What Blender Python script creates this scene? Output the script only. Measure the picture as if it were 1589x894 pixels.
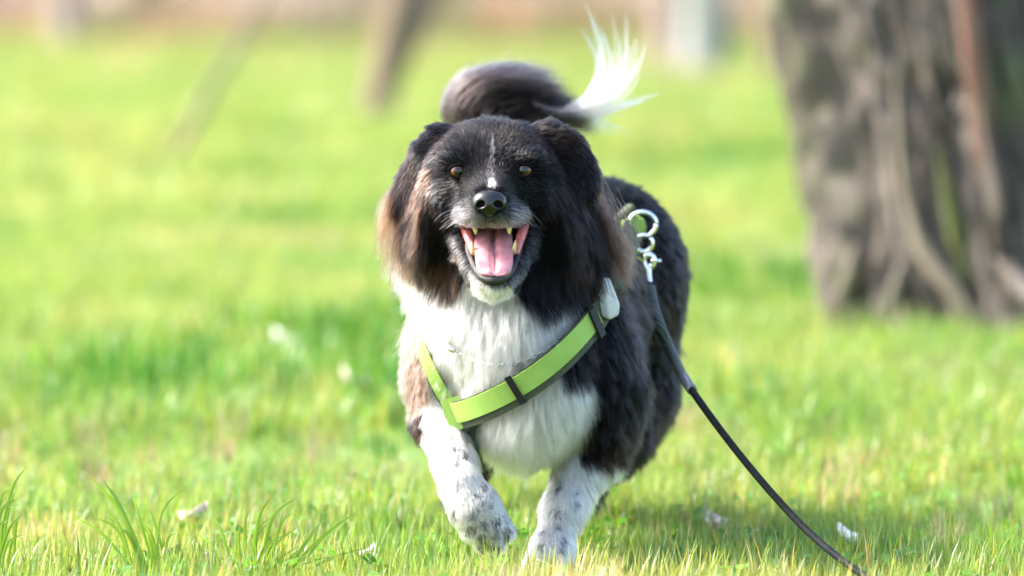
import bpy, bmesh, math, random
import numpy as np
from mathutils import Vector, Matrix, kdtree

for _o in list(bpy.data.objects):
    bpy.data.objects.remove(_o)
RNG = np.random.default_rng(7)
random.seed(7)
R = math.radians
scene = bpy.context.scene
C = scene.collection

# ------------------------------------------------------------------ camera
CAM_Z, CAM_Y, PITCH = 0.835, -7.6, math.atan(507.0 / 8828.0)
cam_data = bpy.data.cameras.new('camera')
cam = bpy.data.objects.new('camera', cam_data)
C.objects.link(cam)
cam.location = (0.0, CAM_Y, CAM_Z)
cam.rotation_euler = (R(90) - PITCH, 0, 0)
cam_data.sensor_width = 36.0
cam_data.lens = 200.0
cam_data.clip_start = 0.1
cam_data.clip_end = 3000.0
cam_data.dof.use_dof = True
cam_data.dof.focus_distance = 7.58
cam_data.dof.aperture_fstop = 2.9
cam_data.dof.aperture_blades = 0
scene.camera = cam

# ------------------------------------------------------------------ sky and sun
SUN_ELEV, SUN_AZ = R(44), R(-88)          # azimuth from +Y (away from the camera), negative = left
world = bpy.data.worlds.new('World')
scene.world = world
world.use_nodes = True
wn = world.node_tree.nodes
wl = world.node_tree.links
sky = wn.new('ShaderNodeTexSky')
sky.sky_type = 'NISHITA'
sky.sun_disc = False
sky.sun_elevation = SUN_ELEV
sky.sun_rotation = SUN_AZ
sky.air_density = 1.0
sky.dust_density = 3.0
sky.ozone_density = 1.0
wn['Background'].inputs['Strength'].default_value = 0.15
wl.new(sky.outputs['Color'], wn['Background'].inputs['Color'])
sun_dir = Vector((math.sin(SUN_AZ) * math.cos(SUN_ELEV), math.cos(SUN_AZ) * math.cos(SUN_ELEV), math.sin(SUN_ELEV)))
sun_data = bpy.data.lights.new('sun', 'SUN')
sun_data.energy = 2.7
sun_data.angle = R(8.0)
sun_data.color = (1.0, 0.95, 0.87)
sun = bpy.data.objects.new('sun', sun_data)
C.objects.link(sun)
sun.rotation_euler = sun_dir.to_track_quat('Z', 'Y').to_euler()

scene.view_settings.view_transform = 'Standard'
scene.view_settings.look = 'None'
scene.view_settings.exposure = 2.45
scene.view_settings.gamma = 1.0
scene.view_settings.use_curve_mapping = False
scene.render.engine = 'CYCLES'
scene.cycles.use_denoising = True
scene.cycles.denoiser = 'OPENIMAGEDENOISE'
scene.cycles.max_bounces = 16
scene.cycles.diffuse_bounces = 3
scene.cycles.glossy_bounces = 6
scene.cycles.transmission_bounces = 16
scene.cycles.transparent_max_bounces = 6
scene.cycles.caustics_reflective = False
scene.cycles.caustics_refractive = False
scene.cycles.sample_clamp_indirect = 6.0
scene.cycles_curves.shape = 'RIBBONS'
scene.cycles_curves.subdivisions = 2

# ------------------------------------------------------------------ measuring helpers
F = 8828.0
CP, SP = math.cos(PITCH), math.sin(PITCH)
def V(px, py, Y):
    """point at depth Y (metres behind the dog's face) seen along the photograph's sight line px, py"""
    a, b = (px - 794.5) / F, (447.0 - py) / F
    dy = CP + b * SP
    dz = -SP + b * CP
    t = (Y - CAM_Y) / dy
    return np.array((a * t, Y, CAM_Z + dz * t))
def G(px, py, zz=0.0):
    """point on the level z = zz seen along px, py"""
    a, b = (px - 794.5) / F, (447.0 - py) / F
    t = (zz - CAM_Z) / (-SP + b * CP)
    return np.array((a * t, CAM_Y + (CP + b * SP) * t, zz))
def proj(p):
    p = np.asarray(p)
    x, y, z = p[..., 0], p[..., 1] - CAM_Y, p[..., 2] - CAM_Z
    dep = y * CP - z * SP
    up = y * SP + z * CP
    return 794.5 + F * x / dep, 447.0 - F * up / dep
def nrm(v):
    v = np.asarray(v, dtype=float)
    return v / (np.linalg.norm(v, axis=-1, keepdims=True) + 1e-12)

# value noise in numpy (for shapes, not for shading)
_NT = np.random.default_rng(3).random((32, 32, 32)).astype(np.float32)
def vnoise(p):
    p = np.asarray(p, dtype=np.float64)
    i = np.floor(p).astype(np.int64)
    f = p - i
    f = f * f * (3 - 2 * f)
    out = 0
    for dx in (0, 1):
        for dy in (0, 1):
            for dz in (0, 1):
                w = (f[..., 0] if dx else 1 - f[..., 0]) * (f[..., 1] if dy else 1 - f[..., 1]) * (f[..., 2] if dz else 1 - f[..., 2])
                out = out + w * _NT[(i[..., 0] + dx) & 31, (i[..., 1] + dy) & 31, (i[..., 2] + dz) & 31]
    return out * 2 - 1
def fbm(p, o=4):
    p = np.asarray(p, dtype=np.float64)
    a, s, r = 0, 0.5, 1.0
    for k in range(o):
        a = a + s * vnoise(p * r + 7.3 * k)
        s *= 0.5
        r *= 2.03
    return a

# ------------------------------------------------------------------ object helpers
def link(o, parent=None):
    C.objects.link(o)
    if parent is not None:
        o.parent = parent
        o.matrix_parent_inverse = parent_matrix(parent).inverted()
    return o
def parent_matrix(o):
    if o.parent is None:
        return o.matrix_basis.copy()
    return parent_matrix(o.parent) @ o.matrix_parent_inverse @ o.matrix_basis
def tag(o, label=None, cat=None, group=None, kind=None):
    if label: o['label'] = label
    if cat: o['category'] = cat
    if group: o['group'] = group
    if kind: o['kind'] = kind
    return o
def empty(name, loc, label=None, cat=None, group=None):
    o = bpy.data.objects.new(name, None)
    o.location = loc
    o.empty_display_size = 0.1
    C.objects.link(o)
    return tag(o, label, cat, group)
def mesh_obj(name, verts, faces, mat=None, parent=None, smooth=True):
    me = bpy.data.meshes.new(name)
    me.from_pydata([tuple(v) for v in verts], [], [tuple(f) for f in faces])
    if smooth:
        me.polygons.foreach_set('use_smooth', [True] * len(me.polygons))
    me.update()
    if mat: me.materials.append(mat)
    return link(bpy.data.objects.new(name, me), parent)
def np_mesh(name, verts, quads, mat=None, parent=None, tris=False):
    me = bpy.data.meshes.new(name)
    n = 3 if tris else 4
    verts = np.asarray(verts, dtype=np.float32)
    quads = np.asarray(quads, dtype=np.int32)
    me.vertices.add(len(verts)); me.vertices.foreach_set('co', verts.ravel())
    me.loops.add(quads.size); me.loops.foreach_set('vertex_index', quads.ravel())
    me.polygons.add(len(quads))
    me.polygons.foreach_set('loop_start', np.arange(0, quads.size, n, dtype=np.int32))
    me.polygons.foreach_set('use_smooth', np.ones(len(quads), dtype=bool))
    me.update(calc_edges=True); me.validate()
    if mat: me.materials.append(mat)
    return link(bpy.data.objects.new(name, me), parent)
def catmull(pts, n):
    pts = [np.asarray(p, dtype=float) for p in pts]
    P = [2 * pts[0] - pts[1]] + pts + [2 * pts[-1] - pts[-2]]
    out = []
    for u in np.linspace(0, len(pts) - 1 - 1e-9, n):
        i = int(u); t = u - i
        a, b, c, d = P[i:i + 4]
        out.append(0.5 * ((2 * b) + (c - a) * t + (2 * a - 5 * b + 4 * c - d) * t * t + (3 * b - a - 3 * c + d) * t ** 3))
    return np.array(out)
def tube_geo(path, rad, seg=10, flat=None, caps=True):
    """swept tube; rad scalar or list; flat=(dir, ratio) squashes the section along dir"""
    path = np.asarray(path, dtype=float)
    n = len(path)
    rad = np.broadcast_to(np.asarray(rad, dtype=float), (n,)) if np.ndim(rad) == 0 else np.interp(np.linspace(0, 1, n), np.linspace(0, 1, len(rad)), rad)
    tan = nrm(np.gradient(path, axis=0))
    up = np.array((0, 0, 1.0)) if abs(tan[0][2]) < 0.9 else np.array((1.0, 0, 0))
    a = nrm(np.cross(tan[0], up))
    vs, fs = [], []
    for i in range(n):
        a = nrm(a - tan[i] * np.dot(a, tan[i]))
        b = np.cross(tan[i], a)
        for k in range(seg):
            th = 2 * math.pi * k / seg
            off = rad[i] * (math.cos(th) * a + math.sin(th) * b)
            if flat is not None:
                d = nrm(flat[0]); off = off - d * np.dot(off, d) * (1 - flat[1])
            vs.append(path[i] + off)
    for i in range(n - 1):
        for k in range(seg):
            k2 = (k + 1) % seg
            fs.append((i * seg + k, i * seg + k2, (i + 1) * seg + k2, (i + 1) * seg + k))
    if caps:
        fs.append(tuple(range(seg - 1, -1, -1)))
        fs.append(tuple((n - 1) * seg + k for k in range(seg)))
    return vs, fs
def tube(name, path, rad, mat, parent=None, seg=10, flat=None):
    v, f = tube_geo(path, rad, seg, flat)
    return mesh_obj(name, v, f, mat, parent)
def ribbon(name, path, across, normal, prof, mat, parent=None):
    """sweep a closed section prof [(u along across, v along normal)] along path; across/normal per point"""
    vs, fs = [], []
    m = len(prof)
    for p, a, nn in zip(path, across, normal):
        for (u, v) in prof:
            vs.append(np.asarray(p) + np.asarray(a) * u + np.asarray(nn) * v)
    n = len(path)
    for i in range(n - 1):
        for k in range(m):
            k2 = (k + 1) % m
            fs.append((i * m + k, (i + 1) * m + k, (i + 1) * m + k2, i * m + k2))
    fs.append(tuple(range(m)))
    fs.append(tuple((n - 1) * m + k for k in range(m - 1, -1, -1)))
    return mesh_obj(name, vs, fs, mat, parent, False)
def merge(geos):
    vs, fs = [], []
    for v, f in geos:
        b = len(vs)
        vs += list(v); fs += [tuple(i + b for i in q) for q in f]
    return vs, fs

# ------------------------------------------------------------------ materials
def new_mat(name):
    m = bpy.data.materials.new(name)
    m.use_nodes = True
    nt = m.node_tree
    return m, nt, nt.nodes, nt.links, nt.nodes['Principled BSDF']
def noise_node(nt, scale, detail=4, rough=0.55, coord='Object', vec=None, w=None):
    n = nt.nodes.new('ShaderNodeTexNoise')
    n.inputs['Scale'].default_value = scale
    n.inputs['Detail'].default_value = detail
    n.inputs['Roughness'].default_value = rough
    if vec is None:
        tc = nt.nodes.new('ShaderNodeTexCoord')
        vec = tc.outputs[coord]
    nt.links.new(vec, n.inputs['Vector'])
    return n
def ramp(nt, fac, stops):
    r = nt.nodes.new('ShaderNodeValToRGB')
    el = r.color_ramp.elements
    while len(el) < len(stops):
        el.new(0.5)
    for e, (p, c) in zip(el, stops):
        e.position = p
        e.color = tuple(c) + ((1,) if len(c) == 3 else ())
    nt.links.new(fac, r.inputs['Fac'])
    return r
def simple(name, col, rough=0.6, metal=0.0, var=0.15, scale=40, bump=0.0, coat=0.0, spec=None):
    m, nt, N, L, B = new_mat(name)
    n = noise_node(nt, scale)
    d = tuple(c * (1 - var) for c in col)
    u = tuple(min(1, c * (1 + var)) for c in col)
    r = ramp(nt, n.outputs['Fac'], [(0.3, d), (0.7, u)])
    L.new(r.outputs['Color'], B.inputs['Base Color'])
    B.inputs['Roughness'].default_value = rough
    B.inputs['Metallic'].default_value = metal
    if spec is not None: B.inputs['Specular IOR Level'].default_value = spec
    B.inputs['Coat Weight'].default_value = coat
    if bump:
        b = N.new('ShaderNodeBump')
        b.inputs['Strength'].default_value = bump
        b.inputs['Distance'].default_value = 0.002
        n2 = noise_node(nt, scale * 4)
        L.new(n2.outputs['Fac'], b.inputs['Height'])
        L.new(b.outputs['Normal'], B.inputs['Normal'])
    return m
# ================================================================== the setting
# ---- ground sheet
def ground_h(x, y):
    p = np.stack([np.asarray(x) * .35, np.asarray(y) * .35, np.zeros_like(np.asarray(x, dtype=float))], -1)
    far = np.clip((np.asarray(y) - 1.5) / 12, 0, 1)
    return fbm(p, 3) * .16 * far + fbm(p * 9, 2) * .012
def bank_edge(x):
    x = np.asarray(x, dtype=float)
    return 46 - .9 * np.clip(x, -6, 8) + 1.6 * np.sin(x * .5) + 1.2 * np.sin(x * 1.3 + 1)
def grid_axis(parts):
    out = []
    for a, b, n in parts:
        out += list(np.linspace(a, b, n, endpoint=False))
    return np.array(out + [parts[-1][1]])
gx = grid_axis([(-900, -60, 8), (-60, -8, 20), (-8, 8, 90), (8, 60, 20), (60, 900, 8)])
gy = grid_axis([(-60, -4, 12), (-4, 12, 90), (12, 60, 70), (60, 1500, 14)])
X, Yg = np.meshgrid(gx, gy, indexing='ij')
Z = ground_h(X, Yg)
nxg, nyg = X.shape
ii = np.arange(nxg * nyg).reshape(nxg, nyg)
gq = np.stack([ii[:-1, :-1], ii[1:, :-1], ii[1:, 1:], ii[:-1, 1:]], -1).reshape(-1, 4)
M_GROUND, nt, N, L, B = new_mat('meadow_soil')
n1 = noise_node(nt, 1.3, 6)
n2 = noise_node(nt, 30, 5, .7)
r1 = ramp(nt, n1.outputs['Fac'], [(.3, (.06, .13, .015)), (.5, (.09, .17, .02)), (.62, (.14, .19, .035)), (.75, (.16, .13, .06))])
r2 = ramp(nt, n2.outputs['Fac'], [(.3, (.5, .45, .4)), (.7, (1.3, 1.3, 1.2))])
mxx = N.new('ShaderNodeMix'); mxx.data_type = 'RGBA'; mxx.blend_type = 'MULTIPLY'; mxx.inputs['Factor'].default_value = 1
L.new(r1.outputs['Color'], mxx.inputs['A']); L.new(r2.outputs['Color'], mxx.inputs['B'])
L.new(mxx.outputs['Result'], B.inputs['Base Color'])
B.inputs['Roughness'].default_value = .9
bp = N.new('ShaderNodeBump'); bp.inputs['Strength'].default_value = .8; bp.inputs['Distance'].default_value = .02
L.new(n2.outputs['Fac'], bp.inputs['Height']); L.new(bp.outputs['Normal'], B.inputs['Normal'])
o = np_mesh('ground', np.stack([X, Yg, Z], -1).reshape(-1, 3), gq, M_GROUND)
tag(o, 'sunlit spring meadow ground under the grass', 'ground', kind='structure')

# ---- bank of dry leaves behind the meadow
bx = np.linspace(-60, 60, 200); bu = np.concatenate([np.linspace(-.4, 6, 40), np.linspace(6.5, 60, 20)])
BX, BU = np.meshgrid(bx, bu, indexing='ij')
BY = bank_edge(BX) + BU
bz = 3.2 * (1 - np.exp(-np.clip(BU, 0, None) / 4.5)) + fbm(np.stack([BX * .8, BY * .8, BX * 0], -1), 4) * .25 * np.clip(BU, 0, 1) - .12 * (BU < 0)
BZ = bz + ground_h(BX, bank_edge(BX))
ii = np.arange(BX.size).reshape(BX.shape)
bq = np.stack([ii[:-1, :-1], ii[1:, :-1], ii[1:, 1:], ii[:-1, 1:]], -1).reshape(-1, 4)
M_BANK, nt, N, L, B = new_mat('leaf_litter')
n1 = noise_node(nt, .55, 5)
n2 = noise_node(nt, 14, 6, .75)
r1 = ramp(nt, n1.outputs['Fac'], [(.32, (.075, .051, .038)), (.5, (.145, .107, .088)), (.68, (.205, .162, .14))])
r2 = ramp(nt, n2.outputs['Fac'], [(.3, (.6, .55, .5)), (.7, (1.25, 1.2, 1.15))])
mxx = N.new('ShaderNodeMix'); mxx.data_type = 'RGBA'; mxx.blend_type = 'MULTIPLY'; mxx.inputs['Factor'].default_value = 1
L.new(r1.outputs['Color'], mxx.inputs['A']); L.new(r2.outputs['Color'], mxx.inputs['B'])
L.new(mxx.outputs['Result'], B.inputs['Base Color']); B.inputs['Roughness'].default_value = .9
bp = N.new('ShaderNodeBump'); bp.inputs['Strength'].default_value = 1; bp.inputs['Distance'].default_value = .06
L.new(n2.outputs['Fac'], bp.inputs['Height']); L.new(bp.outputs['Normal'], B.inputs['Normal'])
o = np_mesh('bank', np.stack([BX, BY, BZ], -1).reshape(-1, 3), bq, M_BANK)
tag(o, 'pinkish brown bank of dry leaves behind the meadow', 'bank', kind='structure')

# ---- grass: tufts scattered over the meadow
M_GRASS, nt, N, L, B = new_mat('grass_blade')
at = N.new('ShaderNodeAttribute'); at.attribute_name = 'blade'
geo = N.new('ShaderNodeNewGeometry')
n1 = noise_node(nt, .8, 5, .65, vec=geo.outputs['Position'])
r1 = ramp(nt, n1.outputs['Fac'], [(.30, (.42, .76, .55)), (.44, (.80, 1.0, .85)), (.56, (1.08, 1.08, 1.1)), (.70, (1.5, 1.15, 2.2))])
n3 = noise_node(nt, 3.5, 3, .6, vec=geo.outputs['Position'])
r3 = ramp(nt, n3.outputs['Fac'], [(.3, (.75, .85, .7)), (.7, (1.2, 1.12, 1.25))])
oi = N.new('ShaderNodeObjectInfo')
r2 = ramp(nt, oi.outputs['Random'], [(0, (.65, .8, .6)), (.5, (1, 1, 1)), (.85, (1.2, 1.1, 1.1)), (1, (1.35, 1.15, 1.3))])
prev = at.outputs['Color']
for rr_ in (r1, r3, r2):
    mxx = N.new('ShaderNodeMix'); mxx.data_type = 'RGBA'; mxx.blend_type = 'MULTIPLY'; mxx.inputs['Factor'].default_value = 1
    L.new(prev, mxx.inputs['A']); L.new(rr_.outputs['Color'], mxx.inputs['B']); prev = mxx.outputs['Result']
L.new(prev, B.inputs['Base Color'])
B.inputs['Roughness'].default_value = .33; B.inputs['Specular IOR Level'].default_value = .5
tr = N.new('ShaderNodeBsdfTranslucent')
mu = N.new('ShaderNodeMix'); mu.data_type = 'RGBA'; mu.blend_type = 'MULTIPLY'; mu.inputs['Factor'].default_value = 1
L.new(prev, mu.inputs['A']); mu.inputs['B'].default_value = (1.55, 1.45, .9, 1); L.new(mu.outputs['Result'], tr.inputs['Color'])
ms = N.new('ShaderNodeMixShader'); ms.inputs[0].default_value = .48
L.new(B.outputs[0], ms.inputs[1]); L.new(tr.outputs[0], ms.inputs[2]); L.new(ms.outputs[0], N['Material Output'].inputs['Surface'])

def blade_geo(rng, base, h, w, lean, az, curl, segs=4):
    """one tapered, curved, slightly folded blade"""
    vs = []
    d = np.array((math.cos(az), math.sin(az), 0)); s = np.array((-math.sin(az), math.cos(az), 0))
    tw = rng.uniform(-.6, .6)
    p = np.array(base, dtype=float); ang = lean * .35
    for i in range(segs + 1):
        u = i / segs
        ww = w * (1 - u ** 1.8) * (.75 + .5 * min(1, u * 3) * .5)
        sd = s * math.cos(tw * u) + d * math.sin(tw * u) * .7
        if i < segs:
            vs += [p - sd * ww * .5, p + sd * ww * .5]
        else:
            vs += [p]
        ang = lean * (.35 + .65 * u) + curl * u * u
        p = p + (d * math.sin(ang) + np.array((0, 0, math.cos(ang)))) * (h / segs)
    fs = [(2 * i, 2 * i + 1, 2 * i + 3, 2 * i + 2) for i in range(segs - 1)] + [(2 * segs - 2, 2 * segs - 1, 2 * segs)]
    return vs, fs
def tuft_mesh(name, seed, n, rad, h0, h1, w, dry=.08, leafy=0):
    rng = np.random.default_rng(seed)
    vs, fs, cs = [], [], []
    for i in range(n):
        a, r = rng.uniform(0, 6.283), rad * math.sqrt(rng.random())
        v, f = blade_geo(rng, (r * math.cos(a), r * math.sin(a), -.004), rng.uniform(h0, h1) , w * rng.uniform(.6, 1.25), rng.uniform(.05, .6), rng.uniform(0, 6.283), rng.uniform(-.2, .8))
        b = len(vs); vs += v; fs += [tuple(k + b for k in q) for q in f]
        g = rng.random()
        col = np.array((.185, .262, .068)) * rng.uniform(.55, 1.25) + np.array((.06, .03, 0)) * rng.random()
        if g < dry: col = np.array((.48, .41, .25)) * rng.uniform(.7, 1.1)
        elif g < dry * 1.6: col = np.array((.34, .26, .02)) * rng.uniform(.8, 1.2)
        cs += [col] * len(v)
    for i in range(leafy):          # small rounded leaves
        a, r = rng.uniform(0, 6.283), rad * math.sqrt(rng.random())
        c = np.array((r * math.cos(a), r * math.sin(a), rng.uniform(.010, .035)))
        s = rng.uniform(.004, .009); t = nrm(rng.normal(0, .5, 3) + np.array((0, 0, 1)))
        u = nrm(np.cross(t, (1, .2, 0))); w2 = np.cross(t, u)
        b = len(vs)
        vs += [c + s * (math.cos(k * math.pi / 3) * u + .75 * math.sin(k * math.pi / 3) * w2) + t * s * .25 * (k % 2) for k in range(6)]
        fs.append(tuple(b + k for k in range(6)))
        cs += [np.array((.10, .22, .035)) * rng.uniform(.8, 1.3)] * 6
    me = bpy.data.meshes.new(name)
    me.from_pydata([tuple(v) for v in vs], [], fs); me.update()
    me.polygons.foreach_set('use_smooth', [True] * len(me.polygons))
    at = me.attributes.new('blade', 'FLOAT_COLOR', 'POINT')
    at.data.foreach_set('color', np.concatenate([np.array(cs), np.ones((len(cs), 1))], 1).astype(np.float32).ravel())
    me.materials.append(M_GRASS)
    return me
tuft_col = bpy.data.collections.new('grass_tufts')      # not linked to the scene
for i in range(8):
    me = tuft_mesh('grass_clump', 100 + i, 22 if i < 6 else 11, .032, .030, .078, (.0025, .0021, .0034)[i % 3], .08 + .05 * (i % 3), 0 if i < 6 else 8)
    tuft_col.objects.link(bpy.data.objects.new('grass_clump', me))
far_col = bpy.data.collections.new('grass_far')
for i in range(4):
    me = tuft_mesh('grass_clump_far', 140 + i, 26, .09, .05, .13, .008, .10)
    far_col.objects.link(bpy.data.objects.new('grass_clump_far', me))

def scatter(name, label, coll, pts, scl, rot, seed=0):
    me = bpy.data.meshes.new(name)
    me.vertices.add(len(pts)); me.vertices.foreach_set('co', np.asarray(pts, dtype=np.float32).ravel())
    for nm, val in (('scl', scl), ('rot', rot)):
        a = me.attributes.new(nm, 'FLOAT', 'POINT'); a.data.foreach_set('value', np.asarray(val, dtype=np.float32))
    me.update()
    me.materials.append(M_GRASS)
    ob = link(bpy.data.objects.new(name, me))
    ng = bpy.data.node_groups.new(name, 'GeometryNodeTree')
    ng.interface.new_socket('Geometry', in_out='INPUT', socket_type='NodeSocketGeometry')
    ng.interface.new_socket('Geometry', in_out='OUTPUT', socket_type='NodeSocketGeometry')
    n, l = ng.nodes, ng.links
    gi, go = n.new('NodeGroupInput'), n.new('NodeGroupOutput')
    ci = n.new('GeometryNodeCollectionInfo'); ci.inputs['Collection'].default_value = coll
    ci.inputs['Separate Children'].default_value = True; ci.inputs['Reset Children'].default_value = True
    ip = n.new('GeometryNodeInstanceOnPoints'); ip.inputs['Pick Instance'].default_value = True
    a1 = n.new('GeometryNodeInputNamedAttribute'); a1.data_type = 'FLOAT'; a1.inputs['Name'].default_value = 'scl'
    a2 = n.new('GeometryNodeInputNamedAttribute'); a2.data_type = 'FLOAT'; a2.inputs['Name'].default_value = 'rot'
    cz = n.new('ShaderNodeCombineXYZ')
    l.new(a2.outputs['Attribute'], cz.inputs['Z'])
    l.new(gi.outputs[0], ip.inputs['Points']); l.new(ci.outputs[0], ip.inputs['Instance'])
    l.new(a1.outputs['Attribute'], ip.inputs['Scale']); l.new(cz.outputs[0], ip.inputs['Rotation'])
    l.new(ip.outputs[0], go.inputs[0])
    md = ob.modifiers.new('scatter', 'NODES'); md.node_group = ng
    return tag(ob, label, 'grass', kind='stuff')
rg = np.random.default_rng(55)
def field_pts(y0, y1, dens, half0, half1):
    n = int(dens * (y1 - y0) * (half0 + half1))
    y = y0 + (y1 - y0) * rg.random(n)
    hw = half0 + (half1 - half0) * (y - y0) / (y1 - y0)
    x = (rg.random(n) * 2 - 1) * hw
    k = fbm(np.stack([x * 1.1, y * 1.1, x * 0 + 3], -1), 3)
    keep = rg.random(n) < np.clip(.75 + k * 1.1, .25, 1)
    x, y, k = x[keep], y[keep], k[keep]
    return np.stack([x, y, ground_h(x, y)], -1), k
pa, ka = field_pts(-1.3, 2.2, 1300, 2.2, 3.0)
sa = (.50 + .62 * rg.random(len(pa)) ** 2) * (1 + .9 * ka)
paw = np.minimum(np.hypot(pa[:, 0] - .06, pa[:, 1] - .05), np.hypot(pa[:, 0] - .12, pa[:, 1] - .75))
sa *= np.clip(.45 + paw / .30, 0, 1)
pb_, kb = field_pts(2.2, 10, 420, 3.2, 6.5)
sb = (.85 + .6 * rg.random(len(pb_))) * (1 + .4 * kb)
scatter('grass', 'short bright green meadow grass around the running dog', tuft_col, np.concatenate([pa, pb_]), np.concatenate([sa, sb]), rg.random(len(pa) + len(pb_)) * 6.283)
pc, kc = field_pts(10, 50, 48, 6.5, 24.0)
keep = pc[:, 1] < bank_edge(pc[:, 0]) + .6
pc, kc = pc[keep], kc[keep]
scatter('grass', 'longer pale green grass far across the meadow', far_col, pc, (.6 + .7 * rg.random(len(pc))) * (1 + .8 * kc), rg.random(len(pc)) * 6.283)

# darker clumps in the meadow, and the dry growth along the foot of the bank
def recolour(me, col, seed):
    rng = np.random.default_rng(seed); n = len(me.vertices)
    k = (.7 + .6 * rng.random((n // 9 + 1, 1))).repeat(9, 0)[:n]
    me.attributes['blade'].data.foreach_set('color', np.concatenate([np.array(col)[None] * k, np.ones((n, 1))], 1).astype(np.float32).ravel())
dark_col = bpy.data.collections.new('grass_dark'); dry_col = bpy.data.collections.new('grass_dry')
for i in range(3):
    me = tuft_mesh('grass_clump_dark', 170 + i, 24, .05, .05, .14, .007, 0); recolour(me, (.055, .16, .012), i)
    dark_col.objects.link(bpy.data.objects.new('grass_clump_dark', me))
    me = tuft_mesh('grass_clump_dry', 180 + i, 24, .07, .06, .16, .006, 0); recolour(me, (.25, .175, .135), 9 + i)
    dry_col.objects.link(bpy.data.objects.new('grass_clump_dry', me))
cl = []
for px, py, n, sx, sy in ((565, 565, 60, .18, .25), (40, 285, 120, .5, 1.2), (1160, 250, 150, .5, 1.3), (1120, 175, 80, .5, 1.6), (640, 640, 30, .12, .2), (1250, 480, 60, .25, .4), (440, 140, 80, .9, 2.0), (150, 640, 40, .2, .2)):
    c = G(px, py)
    cl.append(np.stack([c[0] + rg.normal(0, sx, n), c[1] + rg.normal(0, sy, n)], -1))
cl = np.concatenate(cl + [np.stack([rg.uniform(-1.3, 1.3, 170), rg.uniform(-.6, 3, 170)], -1)])
scatter('grass', 'darker green clumps of taller grass in the meadow', dark_col, np.concatenate([cl, ground_h(cl[:, 0], cl[:, 1])[:, None]], 1), (.6 + .6 * rg.random(len(cl))) * np.where(np.arange(len(cl)) < len(cl) - 170, 1, .42), rg.random(len(cl)) * 6.283)
n = 2600
ex = rg.uniform(-26, 26, n); ey = bank_edge(ex) + rg.normal(-.3, .9, n)
e2 = []
for px, py, n2, sx, sy in ((1530, 610, 40, .12, .15), (1100, 450, 60, .4, .8), (600, 420, 40, .4, .7), (1180, 130, 120, .6, 2.5), (330, 215, 70, .5, 1.0), (980, 690, 20, .1, .1), (300, 400, 40, .5, .6), (900, 110, 120, 1.2, 2.5), (300, 100, 90, 1.4, 2.5)):
    c = G(px, py); e2.append(np.stack([c[0] + rg.normal(0, sx, n2), c[1] + rg.normal(0, sy, n2)], -1))
e2 = np.concatenate(e2 + [np.stack([rg.uniform(-1.4, 1.4, 200), rg.uniform(-.6, 3.5, 200)], -1)])
dx_, dy_ = np.concatenate([ex, e2[:, 0]]), np.concatenate([ey, e2[:, 1]])
ds_ = np.concatenate([rg.uniform(1.2, 4.5, n), np.clip(.45 + .02 * e2[:, 1], .4, 1.3) * rg.uniform(.7, 1.2, len(e2))])
scatter('dry_grass', 'straw brown dry grass along the foot of the bank', dry_col, np.stack([dx_, dy_, ground_h(dx_, dy_)], -1), ds_, rg.random(len(dx_)) * 6.283)

# ---- trees
def bark_mat(name, stops, scale=1.0, moss=0.0, zs=.18):
    m, nt, N, L, B = new_mat(name)
    tc = N.new('ShaderNodeTexCoord')
    mp = N.new('ShaderNodeMapping'); mp.inputs['Scale'].default_value = (1, 1, zs); L.new(tc.outputs['Object'], mp.inputs['Vector'])
    n1 = noise_node(nt, 7 * scale, 6, .65, vec=mp.outputs[0])
    r1 = ramp(nt, n1.outputs['Fac'], stops)
    out = r1.outputs['Color']
    if moss:
        n3 = noise_node(nt, 3.0 * scale, 4, .6)
        r3 = ramp(nt, n3.outputs['Fac'], [(.5, (0, 0, 0)), (.68, (moss, moss, moss))])
        mm = N.new('ShaderNodeMix'); mm.data_type = 'RGBA'
        L.new(r3.outputs['Color'], mm.inputs['Factor']); L.new(out, mm.inputs['A']); mm.inputs['B'].default_value = (.10, .115, .045, 1)
        out = mm.outputs['Result']
    L.new(out, B.inputs['Base Color'])
    B.inputs['Roughness'].default_value = .9
    n2 = noise_node(nt, 26 * scale, 5, .7, vec=mp.outputs[0])
    bp = N.new('ShaderNodeBump'); bp.inputs['Strength'].default_value = .8; bp.inputs['Distance'].default_value = .015
    L.new(n2.outputs['Fac'], bp.inputs['Height']); L.new(bp.outputs['Normal'], B.inputs['Normal'])
    return m
M_BARK = bark_mat('furrowed_bark', [(.28, (.036, .028, .022)), (.45, (.075, .061, .050)), (.60, (.120, .101, .085)), (.78, (.19, .163, .14))], 1.0, .85)
M_BARK2 = bark_mat('brown_bark', [(.3, (.10, .07, .045)), (.7, (.22, .16, .105))], 2.0)
M_BARK3 = bark_mat('pale_birch_bark', [(.3, (.16, .165, .14)), (.6, (.27, .275, .25))], 2.0)
M_BARK4 = bark_mat('grey_brown_bark', [(.3, (.15, .11, .095)), (.7, (.28, .22, .20))], 2.0)

TC = G(1674, 524); TR = .46
tree = empty('old_tree', (TC[0], TC[1] + .3, 0), 'thick old tree with furrowed grey brown bark at the meadow edge', 'tree')
NA, NZ = 300, 260
th = np.linspace(0, 2 * math.pi, NA, endpoint=False); zz = np.concatenate([np.linspace(-.12, 1.3, 190), np.linspace(1.33, 5.0, NZ - 190)])
TH, ZZ = np.meshgrid(th, zz, indexing='ij')
rad = TR * (1 - .05 * np.clip(ZZ, 0, 5)) + .20 * np.exp(-np.clip(ZZ + .12, 0, 9) / .13) * (.35 + .65 * np.clip(np.sin(5 * TH + 1.2 * np.sin(2 * TH)), 0, 1))
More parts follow.
